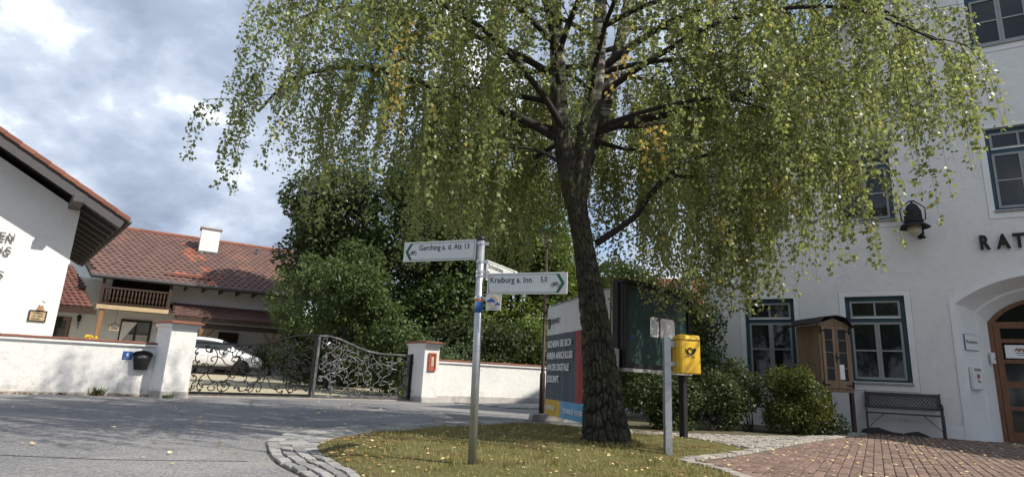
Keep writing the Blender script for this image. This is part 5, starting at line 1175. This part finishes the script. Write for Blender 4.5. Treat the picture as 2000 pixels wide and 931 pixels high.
def stem_mesh(name, keys, n_ring, seg, rough, parent, white_from, flare=False, zfine=None):
    K = np.array(keys, float); L = np.concatenate([[0], np.cumsum(np.linalg.norm(np.diff(K[:, :3], axis=0), axis=1))]); s = np.linspace(0, L[-1], n_ring)
    C = np.stack([np.interp(s, L, K[:, i]) for i in range(4)], 1)
    for _ in range(max(2, n_ring // 40)): C[1:-1] = (C[:-2] + 2 * C[1:-1] + C[2:]) / 4
    tg = unit(np.gradient(C[:, :3], axis=0)); ax = unit(np.cross(tg, np.tile([0, 1., .05], (n_ring, 1)))); ay = np.cross(tg, ax)
    th = np.linspace(0, 2 * np.pi, seg, endpoint=False); TH, S = np.meshgrid(th, s); per = 19
    wob = .45 * np.sin(S * 9 + TH * 2) + .3 * np.sin(S * 23 + 1.7 * np.sin(TH * 5)) + .18 * np.sin(S * 51 + TH * 7)
    u = TH / (2 * np.pi) * per + wob * .3; cr = np.minimum(vor(u, S + .05 * np.sin(TH * 3) + .02 * np.sin(TH * 11), 1., .20, per, 3.1), .22 + vor(u * 2, S + .03 * np.sin(TH * 7), 1., .075, per * 2, 5.7))
    cr2 = vor(u * 3, S + .01 * np.sin(TH * 17), 1., .035, per * 3, 8.3)
    z = C[:, 2][:, None] * np.ones_like(TH); amt = rough * np.clip(1.25 - z / 3.4, .18, 1.)
    big_ = .5 + .5 * np.sin(TH * 3 + S * 2.1) * np.sin(S * 3.3 + TH)
    disp = amt * (.6 + .7 * big_) * (np.clip(cr / .42, 0, 1) ** .8 - .6) + amt * .45 * (np.clip(cr2 / .4, 0, 1) - .5) + .025 * np.sin(TH * 2 + S * 1.3) + .018 * np.sin(TH * 5 + S * .6 + 1)
    rad = C[:, 3][:, None] * np.ones_like(TH)
    if flare: rad = rad * (1 + np.exp(-np.clip(z, 0, 9) / .20) * (.14 + .26 * np.maximum(0, np.sin(TH * 4 + .8))))
    rr = rad + disp * np.clip(rad / .2, .2, 1)
    V = C[:, None, :3] + rr[..., None] * (np.cos(TH)[..., None] * ax[:, None] + np.sin(TH)[..., None] * ay[:, None])
    i, j = np.meshgrid(np.arange(n_ring - 1), np.arange(seg), indexing='ij'); j2 = (j + 1) % seg
    F = np.stack([i * seg + j, i * seg + j2, (i + 1) * seg + j2, (i + 1) * seg + j], -1).reshape(-1, 4)
    me = npmesh(name, V.reshape(-1, 3), F, M['birch_bark'], True)
    a = me.attributes.new('crack', 'FLOAT', 'POINT'); a.data.foreach_set('value', np.clip(cr, 0, 1).astype(np.float32).ravel() if rough > .012 else np.ones(cr.size, np.float32))
    a = me.attributes.new('white', 'FLOAT', 'POINT'); a.data.foreach_set('value', np.clip((z - white_from) / 1.0, 0, 1).astype(np.float32).ravel())
    return link(name, me, parent)
birch = thing('birch_tree', 'big weeping birch with dark fissured trunk on the grass island', 'tree', at(FI, 1.345, 7.85, 0))
TB = Vector((1.345, 7.85, 0))
def rel(p): return (p[0] - 1.345, p[1] - 7.85, p[2])
stem_mesh('trunk', [(0, 0, -.08, .31), (0, 0, .12, .265), (-.065, 0, .75, .206), (-.16, 0, 1.54, .162), (-.35, 0, 2.66, .130), (-.47, 0, 3.3, .150), (-.55, 0, 3.75, .14), (-.6, 0, 4.15, .07)], 560, 260, .040, birch, 3.6, True)
STEML = [(-.50, .0, 3.2, .11), (-.64, -.03, 3.9, .115), (-.74, -.02, 4.6, .105), (-.79, .05, 5.6, .105), (-.85, .1, 6.6, .09), (-.8, .2, 8.2, .07), (-.7, .2, 10.6, .05), (-.6, .3, 13., .02)]
STEMR = [(-.44, -.04, 3.25, .12), (-.40, -.04, 3.9, .125), (-.28, 0, 4.6, .115), (-.20, .05, 5.4, .115), (-.14, .1, 6.5, .10), (0, .2, 8.0, .08), (.15, .25, 10.8, .05), (.2, .3, 13.6, .02)]
STEMB = [(-.42, .10, 3.6, .09), (-.10, .45, 4.6, .10), (.20, .75, 5.8, .10), (.45, .95, 7.2, .08), (.6, 1.1, 9.8, .05), (.7, 1.2, 12.4, .02)]
for st in (STEML, STEMR, STEMB): stem_mesh('stem', st, 170, 48, .016, birch, 4.2)
STEMS = [np.array(s) for s in (STEML, STEMR, STEMB)]
def stem_at(i, z): s = STEMS[i]; return np.array([np.interp(z, s[:, 2], s[:, k]) for k in range(2)] + [z])
rg = np.random.default_rng(23)
limbs = []
def limb(pts, r0): limbs.append((np.array([(p.x, p.y, p.z) for p in catmull([Vector(q) for q in pts], 5)]), r0))
limb([(-.62, 0, 4.15), (-1.3, .0, 4.5), (-2.3, .05, 4.85), (-3.6, .1, 5.25), (-4.7, .2, 5.1), (-5.2, .2, 4.5)], .075)
limb([(-.65, -.03, 4.3), (-1.1, -.5, 4.75), (-1.9, -1.2, 5.2), (-2.9, -1.9, 5.2), (-3.5, -2.3, 4.7)], .055)
limb([(-.6, -.05, 3.75), (-1.0, -.15, 3.95), (-1.5, -.25, 3.95), (-2.2, -.3, 3.8)], .032)
limb([(-.18, 0, 2.70), (.36, 0, 3.12), (.62, -.05, 3.5), (1.2, -.2, 3.95), (2.1, -.4, 4.1), (2.9, -.5, 3.7)], .052)
limb([(-.25, 0, 4.35), (.35, .0, 4.55), (1.2, -.1, 4.75), (2.4, 0, 5.2), (3.6, .3, 5.5), (4.6, .6, 5.5), (5.3, .8, 5.2)], .07)
limb([(-.2, .05, 4.9), (.5, -.4, 5.3), (1.4, -1.0, 5.6), (2.6, -1.5, 5.5), (3.5, -1.8, 4.9)], .055)
limb([(-.1, .3, 4.6), (.6, .9, 4.9), (1.7, 1.6, 5.3), (3.1, 2.2, 5.5), (4.5, 2.6, 5.3), (5.3, 2.8, 4.9)], .06)
limb([(-.15, .1, 5.4), (.9, .0, 6.2), (2.3, -.2, 6.7), (3.9, .2, 6.9), (5.2, .5, 6.5), (5.9, .6, 5.9)], .06)
limb([(-.75, .05, 5.2), (-1.6, .3, 5.8), (-2.8, .4, 6.3), (-4.2, .3, 6.4), (-5.1, .2, 5.9)], .06)
limb([(-.7, .1, 4.4), (-1.2, .9, 4.8), (-2.0, 2.0, 5.2), (-2.8, 2.9, 5.1), (-3.2, 3.3, 4.6)], .055)
limb([(-.3, .2, 4.6), (-.3, 1.2, 5.0), (-.2, 2.4, 5.3), (.0, 3.5, 5.1)], .05)
limb([(-.2, .2, 4.3), (.3, .9, 4.5), (1.0, 1.9, 4.8), (1.7, 2.9, 4.6)], .045)
limb([(-.7, .1, 4.8), (-1.6, .8, 5.3), (-2.9, 1.4, 5.7), (-4.0, 1.8, 5.5), (-4.6, 1.9, 5.0)], .05)
limb([(-.7, .1, 4.2), (-1.0, 1.2, 4.4), (-1.2, 2.3, 4.5), (-1.3, 3.2, 4.2)], .045)
limb([(-.8, .0, 5.7), (-1.9, -.5, 6.4), (-3.2, -.8, 6.7), (-4.4, -.9, 6.3)], .05)
limb([(.62, -.05, 3.5), (1.0, .5, 3.9), (1.9, 1.0, 4.1), (2.9, 1.3, 3.9)], .04)
limb([(-.25, 0, 4.4), (.5, -.5, 4.5), (1.3, -.9, 4.5), (2.2, -1.0, 4.2)], .04)
limb([(-.3, .3, 5.2), (-.5, 1.0, 5.8), (-.6, 2.0, 6.2), (-.5, 3.0, 6.0)], .04)
limb([(.1, .6, 5.4), (.5, 1.3, 6.0), (.9, 2.2, 6.3), (1.4, 3.2, 6.0)], .04)
limb([(-.3, -.05, 5.0), (-.2, -.9, 5.6), (.1, -1.9, 6.0), (.3, -2.8, 5.8)], .045)
limb([(-.75, -.0, 5.0), (-1.0, -.9, 5.6), (-1.4, -2.0, 6.0), (-1.8, -2.8, 5.7)], .045)
for k in range(38):                                     # higher limbs all round
    z0 = 5.3 + 7.2 * (k / 38) ** 1.1; az = k * 2.399 + rg.uniform(-.3, .3); i = int(rg.integers(0, 3)); Rr = (5.0 - .42 * (z0 - 5)) * rg.uniform(.75, 1.05)
    dx, dy = math.cos(az), math.sin(az)
    if dy < -.3: Rr *= .68
    p0 = stem_at(i, z0); pts = [p0 + np.array([dx * Rr * t, dy * Rr * t, Rr * (.42 * t - .30 * t * t)]) + np.append(rg.normal(0, .1 * t, 2), 0) for t in (0, .2, .45, .7, 1)]
    limb(pts, .05 * rg.uniform(.8, 1.1))
wood = MB()
for i, (P, r0) in enumerate(limbs):
    m_ = len(P); b_ = MB(); b_.tube([tuple(p) for p in P], [max(r0 * (1 - .85 * k / m_), .006) for k in range(m_)], 7); b_.build('limb', M['bark_brown'], birch, True)
XS = np.array([-4.3, -2.7, -2.2, -.6, .3, .8, 1.5, 2.2, 3.2, 4.6, 5.1, 5.8, 6.9]); HS = np.array([3.25, 3.0, 2.6, 2.35, 2.5, 2.9, 2.1, 1.65, 1.85, 2.45, 3.5, 4.3, 5.1])
hmin = lambda x: np.interp(x, XS, HS)
LPos, LTip, LNrm, LSz = [], [], [], []; YPos, YTip, YNrm, YSz = [], [], [], []
twV, twF = [], []
def twig(P, r0, r1):
    o = sum(len(v) for v in twV) if False else twig.n; m_ = len(P); vs = []
    for k in range(m_):
        r_ = r0 + (r1 - r0) * k / (m_ - 1)
        for a in (0, 2.094, 4.189): vs.append((P[k][0] + r_ * math.cos(a), P[k][1] + r_ * math.sin(a), P[k][2] + (.3 * r_ * math.sin(a * 2))))
    twV.append(np.array(vs)); idx = np.array([(k * 3 + a, k * 3 + (a + 1) % 3, k * 3 + 3 + (a + 1) % 3, k * 3 + 3 + a) for k in range(m_ - 1) for a in range(3)]) + o
    twF.append(idx); twig.n += len(vs)
twig.n = 0
def hang(p, d, L, sparse=1., yellow=False, size=(.044, .066)):
    """a drooping leafy twig"""
    m_ = max(4, int(L / .14)); t = np.linspace(0, 1, m_); sway = rg.normal(0, .06, 2)
    P = np.stack([p[0] + d[0] * .22 * (1 - np.exp(-t * 3)) + sway[0] * t * L, p[1] + d[1] * .22 * (1 - np.exp(-t * 3)) + sway[1] * t * L, p[2] + .03 * np.sin(t * 3) - t * t * L * .25 - t * L * .75], 1)
    twig(P, .0035, .0012)
    n = int(L / .0175 * sparse); fs = rg.uniform(.8, 1.22); s = rg.uniform(.04, 1, n); Q_ = np.stack([np.interp(s, t, P[:, k]) for k in range(3)], 1)
    off = rg.normal(0, .031, (n, 3)); off[:, 2] *= .5
    tip = np.stack([rg.normal(0, .55, n), rg.normal(0, .55, n), -rg.uniform(.35, 1.1, n)], 1) + unit(off) * .5; nr = rg.normal(0, 1, (n, 3)); nr[:, 2] = np.abs(nr[:, 2]) * .8
    sz = rg.uniform(*size, n) * fs; D = (YPos, YTip, YNrm, YSz) if yellow else (LPos, LTip, LNrm, LSz)
    D[0].append(Q_ + off); D[1].append(tip); D[2].append(nr); D[3].append(sz)
nst = 0
for P, r0 in limbs:
    seg = np.linalg.norm(np.diff(P, axis=0), axis=1); S = np.concatenate([[0], np.cumsum(seg)]); L = S[-1]; zmean = P[:, 2].mean(); top = zmean > 6.9
    nsub = int(L / (.21 if not top else .40))
    for k in range(nsub):
        s = L * (.16 + .84 * (k + rg.random()) / nsub); p = np.array([np.interp(s, S, P[:, q]) for q in range(3)]); q2 = np.array([np.interp(min(s + .1, L), S, P[:, q]) for q in range(3)])
        az = math.atan2(q2[1] - p[1], q2[0] - p[0]) + rg.choice([-1, 1]) * rg.uniform(.2, 1.3); ln = rg.uniform(.35, 1.25) * (1.1 - .45 * s / L)
        d = np.array([math.cos(az), math.sin(az), 0]); tt = np.linspace(0, 1, 6); Sub = p + np.outer(tt, d) * ln + np.outer(.22 * ln * tt - .30 * ln * tt * tt, [0, 0, 1.])
        twig(Sub, .010, .004)
        nh = max(2, int(ln / (.145 if not top else .22)))
        for j in range(nh):
            t = ((j + rg.random()) / nh) ** .6; h = np.array([np.interp(t, tt, Sub[:, q]) for q in range(3)]); wx = h[0] + 1.345; wy = h[1] + 7.85
            lo = hmin(wx) + rg.exponential(.35) - .08; room = h[2] - lo
            if room < .15: continue
            Ls = min(room, rg.uniform(.45, 1.5) if rg.random() < .62 else rg.uniform(1.2, 2.9))
            if -.1 < wx < 1.75 and wy < 7.9 and h[2] - Ls < 5.0 and rg.random() < (.86 if h[2] - Ls < 4.2 else .55): continue       # the trunk and fork stay in view
            if wx < -3.6 and rg.random() < .15: continue
            if wy < 5.6 and rg.random() < .75: continue
            hang(h, d, Ls, .95 if not top else .6, False, (.044, .066) if not top else (.055, .08)); nst += 1
            if rg.random() < .004 and not top: hang(h, d, min(Ls, .5), .6, True)
for _ in range(46):                                    # low curtain in front of the notice board
    h = np.array(rel((rg.uniform(1.95, 3.5), rg.uniform(7.7, 8.5), rg.uniform(2.5, 3.5)))); hang(h, np.array([rg.normal(0, .5), rg.normal(0, .5), 0]), min(rg.uniform(.6, 1.7), h[2] - rg.uniform(1.62, 2.1)), .9)
def ypx(x, y, z, L, n):
    for _ in range(n): hang(np.array(rel((x + rg.normal(0, .05), y + rg.normal(0, .05), z + rg.normal(0, .12)))), np.array([rg.normal(0, .5), rg.normal(0, .5), 0]), L * rg.uniform(.75, 1.05), .62, True, (.05, .072))
ypx(-1.45, 6.6, 5.05, .55, 2); ypx(-1.52, 6.6, 4.65, .75, 4); ypx(-1.60, 6.6, 4.1, .55, 3); ypx(1.72, 7.1, 4.05, .45, 4); ypx(1.68, 7.2, 3.8, .4, 2); ypx(3.55, 7.3, 3.6, .35, 3); ypx(1.3, 7.0, 5.1, .4, 2); ypx(2.6, 7.2, 3.0, .3, 2)
leaves('foliage', np.concatenate(LPos), np.concatenate(LTip), np.concatenate(LNrm), np.concatenate(LSz), M['birch_leaf'], birch)
leaves('yellow_foliage', np.concatenate(YPos), np.concatenate(YTip), np.concatenate(YNrm), np.concatenate(YSz), M['yellow_leaf'], birch, label='yellowed leaves hanging in tufts')
o = link('twigs', npmesh('twigs', np.concatenate(twV), np.concatenate(twF), M['twig']), birch); o['kind'] = 'stuff'
print('BIRCH strands', nst, 'leaves', sum(map(len, LPos)), 'twig verts', twig.n)

# ------------------------------------------------------------------ other trees and shrubs
def clumps(centre, radii, n, r, seed):
    g = np.random.default_rng(seed); c = []
    for _ in range(n):
        v = g.normal(0, 1, 3); v /= np.linalg.norm(v); c.append((np.array(centre) + v * np.array(radii) * g.uniform(.45, .95), r * g.uniform(.65, 1.25)))
    return c
def plant(name, label, cat, base, cl, nleaf, size, mt, group=None, trunk=None, limbs_=5, droop=.35, wide=.7, stems=0, rz=0):
    nleaf = int(nleaf * 1.1)
    g = np.random.default_rng(int(abs(base[0] * 131 + base[1] * 71) + nleaf)); t = thing(name, label, cat, at(FI, *base), group); B0 = np.array(base)
    w = np.array([r_ ** 2 for _, r_ in cl]); ch = g.choice(len(cl), nleaf, p=w / w.sum()); cen = np.array([c for c, _ in cl])[ch]; rr = np.array([r_ for _, r_ in cl])[ch]
    v = unit(g.normal(0, 1, (nleaf, 3))); rad = rr * g.uniform(.35, 1.08, nleaf) ** .5
    P = cen + v * rad[:, None] * np.array([1, 1, .82]); P[:, 2] = np.maximum(P[:, 2], B0[2] + .03)
    tip = v * .6 + g.normal(0, .55, (nleaf, 3)); tip[:, 2] -= droop; nr = v * .8 + g.normal(0, .5, (nleaf, 3)); nr[:, 2] += .5
    leaves('crown', P - B0, tip, nr, g.uniform(size * .7, size * 1.25, nleaf), mt, t, wide)
    if stems:
        ns = stems * 3; sp_, st_, sn_ = [], [], []; b = MB()
        for _ in range(ns):
            c, r_ = cl[int(g.integers(len(cl)))]; v0 = unit(g.normal(0, 1, (1, 3)))[0]; v0[2] = abs(v0[2]) + .3; v0 /= np.linalg.norm(v0); p0 = c + v0 * r_ * .7 - B0; Ls = r_ * g.uniform(.5, 1.1); p1 = p0 + v0 * Ls + np.array([0, 0, -.08 * Ls])
            b.tube([tuple(p0), tuple(p1)], [.006, .003], 4); kk = int(10 + Ls / size * 3); f = g.uniform(0.1, 1, (kk, 1)); sp_.append(p0 + (p1 - p0) * f + g.normal(0, size * .25, (kk, 3))); st_.append(v0 * .5 + g.normal(0, .6, (kk, 3))); sn_.append(g.normal(0, .6, (kk, 3)) + [0, 0, .8])
        leaves('shoots', np.concatenate(sp_), np.concatenate(st_), np.concatenate(sn_), g.uniform(size * .6, size * 1.3, sum(map(len, sp_))), mt, t, wide); o = b.build('shoot_stems', M['bark_brown'], t); o['kind'] = 'stuff'
    if trunk:
        h, r_ = trunk; b = MB(); top = np.mean([c for c, _ in cl], axis=0) - B0
        b.tube([(0, 0, -.1), (.05, .02, h * .5), (top[0] * .5, top[1] * .5, h), tuple(top)], [r_ * 1.2, r_, r_ * .8, r_ * .4], 9); b.build('trunk', M['bark_brown'], t, True)
        for k in range(min(limbs_, len(cl))):
            c = cl[k][0] - B0; b = MB(); f = g.uniform(.55, 1.); s = np.array([top[0] * .5 * f, top[1] * .5 * f, h * f]); b.tube([tuple(s), tuple((s + c) / 2 + np.array([0, 0, .15])), tuple(c)], [r_ * .5, r_ * .3, .012], 6); b.build('limb', M['bark_brown'], t, True)
    for k in range(stems):
        c = cl[k % len(cl)][0] - B0; b = MB(); b.tube([(g.normal(0, .06), g.normal(0, .06), -.03), tuple(c * .5 + g.normal(0, .05, 3)), tuple(c + g.normal(0, .15, 3))], [.014, .010, .005], 5); b.build('stem', M['bark_brown'], t)
    return t
def bush_cl(c, rx, ry, h, n, r, seed): return clumps((c[0], c[1], c[2] + h * .5), (rx, ry, h * .5), n, r, seed)
plant('dark_tree', 'tall dark maple rising behind the yard house gate', 'tree', (-8.6, 27.3, .42), clumps((-8.3, 27.3, 6.4), (2.8, 2.0, 4.4), 50, 1.15, 1), 27000, .20, M['dark_leaf'], trunk=(2.6, .2))
plant('young_walnut', 'mid green feathery tree in front of the dark maple behind the gate', 'tree', (-6.0, 20.3, .25), clumps((-6.1, 20.3, 3.4), (1.9, 1.5, 1.8), 30, .62, 2), 9000, .16, M['green_leaf'], trunk=(1.7, .07), wide=.42)
plant('garden_tree', 'sunlit green tree behind the finger sign to Garching', 'tree', (-3.6, 26.5, .4), clumps((-3.8, 26.5, 6.4), (3.2, 2.2, 5.8), 66, 1.25, 3), 34000, .19, M['green_leaf'], trunk=(2., .16))
plant('garden_tree', 'bright green tree behind the signpost and street lamp', 'tree', (.4, 28, .4), clumps((.2, 28, 5.8), (3.0, 2.4, 5.3), 56, 1.25, 4), 30000, .2, M['lush_leaf'], trunk=(2., .17))
plant('garden_tree', 'green tree far behind the birch trunk', 'tree', (4.2, 30, .2), clumps((4.2, 30, 4.6), (2.2, 2.0, 3.4), 26, 1.1, 5), 9000, .18, M['green_leaf'], trunk=(2., .16))
plant('garden_shrub', 'tall shrub with pale shiny leaves behind the gate, right leaf', 'shrub', (-4.2, 20.2, .2), bush_cl((-4.2, 20.2, .1), 1.1, .8, 3.0, 22, .5, 6), 5000, .13, M['green_leaf'], 'shrubs behind the garden wall', stems=6)
plant('garden_shrub', 'grey green rounded shrub behind the right gate pillar', 'shrub', (-2.2, 20.9, .1), bush_cl((-2.2, 20.9, .1), 1.3, .8, 2.0, 24, .45, 7), 7000, .08, M['grey_leaf'], 'shrubs behind the garden wall', stems=6)
plant('garden_shrub', 'dark shrub behind the wall right of the grey green one', 'shrub', (-.4, 21.6, .1), bush_cl((-.4, 21.6, .1), 1.2, .8, 2.8, 22, .5, 8), 6000, .11, M['dark_leaf'], 'shrubs behind the garden wall', stems=6)
plant('garden_shrub', 'bright green leafy shrub over the wall beside the banner', 'shrub', (.9, 22.6, .1), bush_cl((.9, 22.6, .1), 1.0, .8, 3.2, 22, .5, 9), 6500, .12, M['lush_leaf'], 'shrubs behind the garden wall', stems=6)
plant('clipped_shrub', 'round dark clipped shrub beside the white car', 'shrub', (-10.7, 27.3, .42), bush_cl((-10.7, 27.3, .42), .8, .7, 1.6, 20, .42, 10), 5000, .06, M['dark_leaf'], stems=4)
plant('yard_hedge', 'low dark hedge at the back of the yard behind the gate', 'hedge', (-6.6, 22.0, .3), bush_cl((-6.6, 22.0, .3), 2.4, .6, 1.3, 34, .45, 11), 8000, .09, M['dark_leaf'], stems=8)
plant('garden_shrub', 'leafy shrub between the banner and the notice board', 'shrub', (3.0, 15.6, 0), bush_cl((3.0, 15.6, 0), 1.1, .9, 4.0, 28, .55, 12), 9000, .10, M['lush_leaf'], stems=6)
plant('garden_shrub', 'tall green shrub beside the left corner of the town hall', 'shrub', (4.4, 14.2, 0), bush_cl((4.3, 14.4, 0), .8, .7, 3.7, 26, .45, 13), 8500, .09, M['green_leaf'], stems=6)
plant('low_shrub', 'dark low shrub under the notice board', 'shrub', (3.0, 11.9, 0), bush_cl((3.0, 11.9, 0), .75, .4, 1.05, 22, .30, 14), 6000, .065, M['dark_leaf'], stems=6)
plant('low_shrub', 'dark shrub behind the right post of the notice board', 'shrub', (4.15, 12.0, 0), bush_cl((4.15, 12.2, 0), .6, .4, 1.2, 22, .28, 15), 5000, .06, M['dark_leaf'], stems=6)
plant('low_shrub', 'loose dark shrub with long shoots left of the ground floor window', 'shrub', (4.95, 12.3, 0), bush_cl((4.85, 12.6, 0), .38, .35, 1.5, 16, .22, 16), 2600, .07, M['dark_leaf'], stems=9)
plant('window_bush', 'dense olive green bush under the ground floor window', 'bush', (5.95, 12.25, 0), bush_cl((5.95, 12.25, 0), .72, .45, 1.35, 30, .30, 17) + [(np.array((6.6, 12.3, .3)), .3), (np.array((6.85, 12.35, .2)), .2), (np.array((5.5, 12.2, .3)), .32)], 16000, .045, M['olive_leaf'], stems=10)

plant('hedge_row', 'dark leafy hedge closing the garden behind the shrubs', 'hedge', (-2.0, 24.0, .3), bush_cl((-2.0, 24.0, .2), 3.4, .6, 2.9, 44, .7, 21), 14000, .14, M['dark_leaf'], stems=8)
plant('hedge_row', 'green hedge behind the banner and the notice board', 'hedge', (4.5, 22.5, .2), bush_cl((4.5, 22.5, .1), 3.2, .6, 2.8, 40, .7, 22), 12000, .14, M['green_leaf'], stems=8)
for k, (x, y, h, sd) in enumerate(((-9, -15, 5.5, 31), (-2.5, -19, 6.5, 32), (-16, -9, 5.5, 33), (4, -22, 6, 34))):
    plant('street_tree', ('round street tree across the road behind the viewer', 'tall street tree across the road behind the viewer', 'street tree at the far left across the road', 'street tree at the right across the road')[k], 'tree', (x, y, 0), clumps((x, y, h), (2.8, 2.8, 3.6), 26, 1.3, sd), 4500, .34, M['dark_leaf'], 'street trees across the road', trunk=(2.4, .2))
plant('garden_shrub', 'dark shrub at the right end of the carport behind the gate', 'shrub', (-8.6, 25.0, .4), bush_cl((-8.6, 25.0, .4), .9, .6, 2.6, 24, .5, 25), 7000, .11, M['dark_leaf'], 'shrubs behind the garden wall', stems=6)
plant('garden_shrub', 'leafy shrub closing the gap right of the carport', 'shrub', (-5.6, 23.6, .3), bush_cl((-5.6, 23.6, .2), 1.2, .7, 4.4, 30, .65, 24), 10000, .14, M['dark_leaf'], 'shrubs behind the garden wall', stems=6)
# ------------------------------------------------------------------ fallen leaves and weeds
def litter(name, label, pts, z, mt, size=(.035, .06)):
    g = RNG; n = len(pts); P = np.column_stack([pts, z + .004]); az = g.uniform(0, 6.283, n); tip = np.stack([np.cos(az), np.sin(az), g.uniform(-.05, .25, n)], 1); nr = np.stack([g.normal(0, .25, n), g.normal(0, .25, n), np.ones(n)], 1)
    o = leaves(name, P, tip, nr, g.uniform(*size, n), mt); o['label'] = label; o['category'] = 'leaves'
N = 560; P = np.stack([RNG.uniform(-2.2, 3.4, N), RNG.uniform(4.5, 11.4, N)], 1); P = P[inside(P, LP)]; litter('fallen_leaves', 'yellow birch leaves scattered on the grass island', P, lawn_z(P) + .012, M['litter'], (.025, .05))
cl_ = np.stack([RNG.uniform(-1.5, 2.8, 26), RNG.uniform(5.2, 10.5, 26)], 1); P = np.repeat(cl_, 14, 0) + RNG.normal(0, .13, (26 * 14, 2)); P = P[inside(P, LP)]; litter('brown_leaves', 'small drifts of dull dry leaves on the grass island', P, lawn_z(P) + .010, M['brown_litter'], (.025, .05))
cl_ = np.stack([RNG.uniform(-1.9, 2.9, 90), RNG.uniform(5.0, 10.8, 90)], 1); ring_ = np.stack([1.345 + .36 * np.cos(np.arange(40) * .157), 7.85 + .36 * np.sin(np.arange(40) * .157)], 1); cl_ = np.concatenate([cl_, ring_]); P = np.repeat(cl_, 22, 0) + RNG.normal(0, .035, (len(cl_) * 22, 2)); P = P[inside(P, LP)]; n = len(P)
o = leaves('grass_tufts', np.column_stack([P, lawn_z(P) - .005]), np.column_stack([RNG.normal(0, .5, n), RNG.normal(0, .5, n), np.ones(n)]), RNG.normal(0, 1, (n, 3)), RNG.uniform(.04, .10, n), M['grass'], None, .09); o['label'] = 'taller grass tufts dotted over the island and round the trunk'; o['category'] = 'grass'
N = 500; P = np.stack([RNG.normal(-1.75, .35, N), RNG.uniform(5.2, 8.8, N)], 1); P = P[inside(P, LP)]; litter('brown_leaves', 'brown leaf litter along the kerb edge of the grass', P, lawn_z(P) + .008, M['brown_litter'], (.03, .055))
N = 1500; P = np.stack([RNG.uniform(2.2, 10.5, N), RNG.uniform(5.5, 13.2, N)], 1); P = P[inside(P, PA)]; litter('fallen_leaves', 'pale fallen leaves scattered on the red bricks', P, np.full(len(P), .034), M['litter'], (.03, .055))
N = 130; P = np.stack([RNG.uniform(-8, -1.5, N), RNG.uniform(4.8, 16, N)], 1); P = P[~inside(P, LP)]; litter('fallen_leaves', 'few yellow leaves lying on the asphalt', P, np.full(len(P), .012), M['litter'], (.04, .07))
N = 900; u_ = RNG.uniform(-6, 3.4, N); v_ = -np.abs(RNG.normal(0, .07, N)) - .03; q = np.array([FW @ Vector((a, b, 0)) for a, b in zip(u_, v_)]); litter('brown_leaves', 'drift of brown leaves along the foot of the garden wall', q[:, :2], np.full(N, .01) + RNG.uniform(0, .03, N), M['brown_litter'], (.03, .06))
for i, (u, label) in enumerate(((1.75, 'tuft of weeds at the foot of the garden wall under the number'), (3.15, 'small weed at the foot of the left gate pillar'))):
    t = thing('weed', label, 'weed', at(FW, u, -.06 if i == 0 else -.62)); g = np.random.default_rng(40 + i); n = 60
    P = np.column_stack([g.normal(0, .06, n), g.normal(0, .02, n), np.zeros(n)]); tip = np.column_stack([g.normal(0, .5, n), g.normal(0, .4, n), np.ones(n)]); leaves('blades', P, tip, g.normal(0, 1, (n, 3)), g.uniform(.08, .26 if i == 0 else .14, n), M['green_leaf'], t, .12)
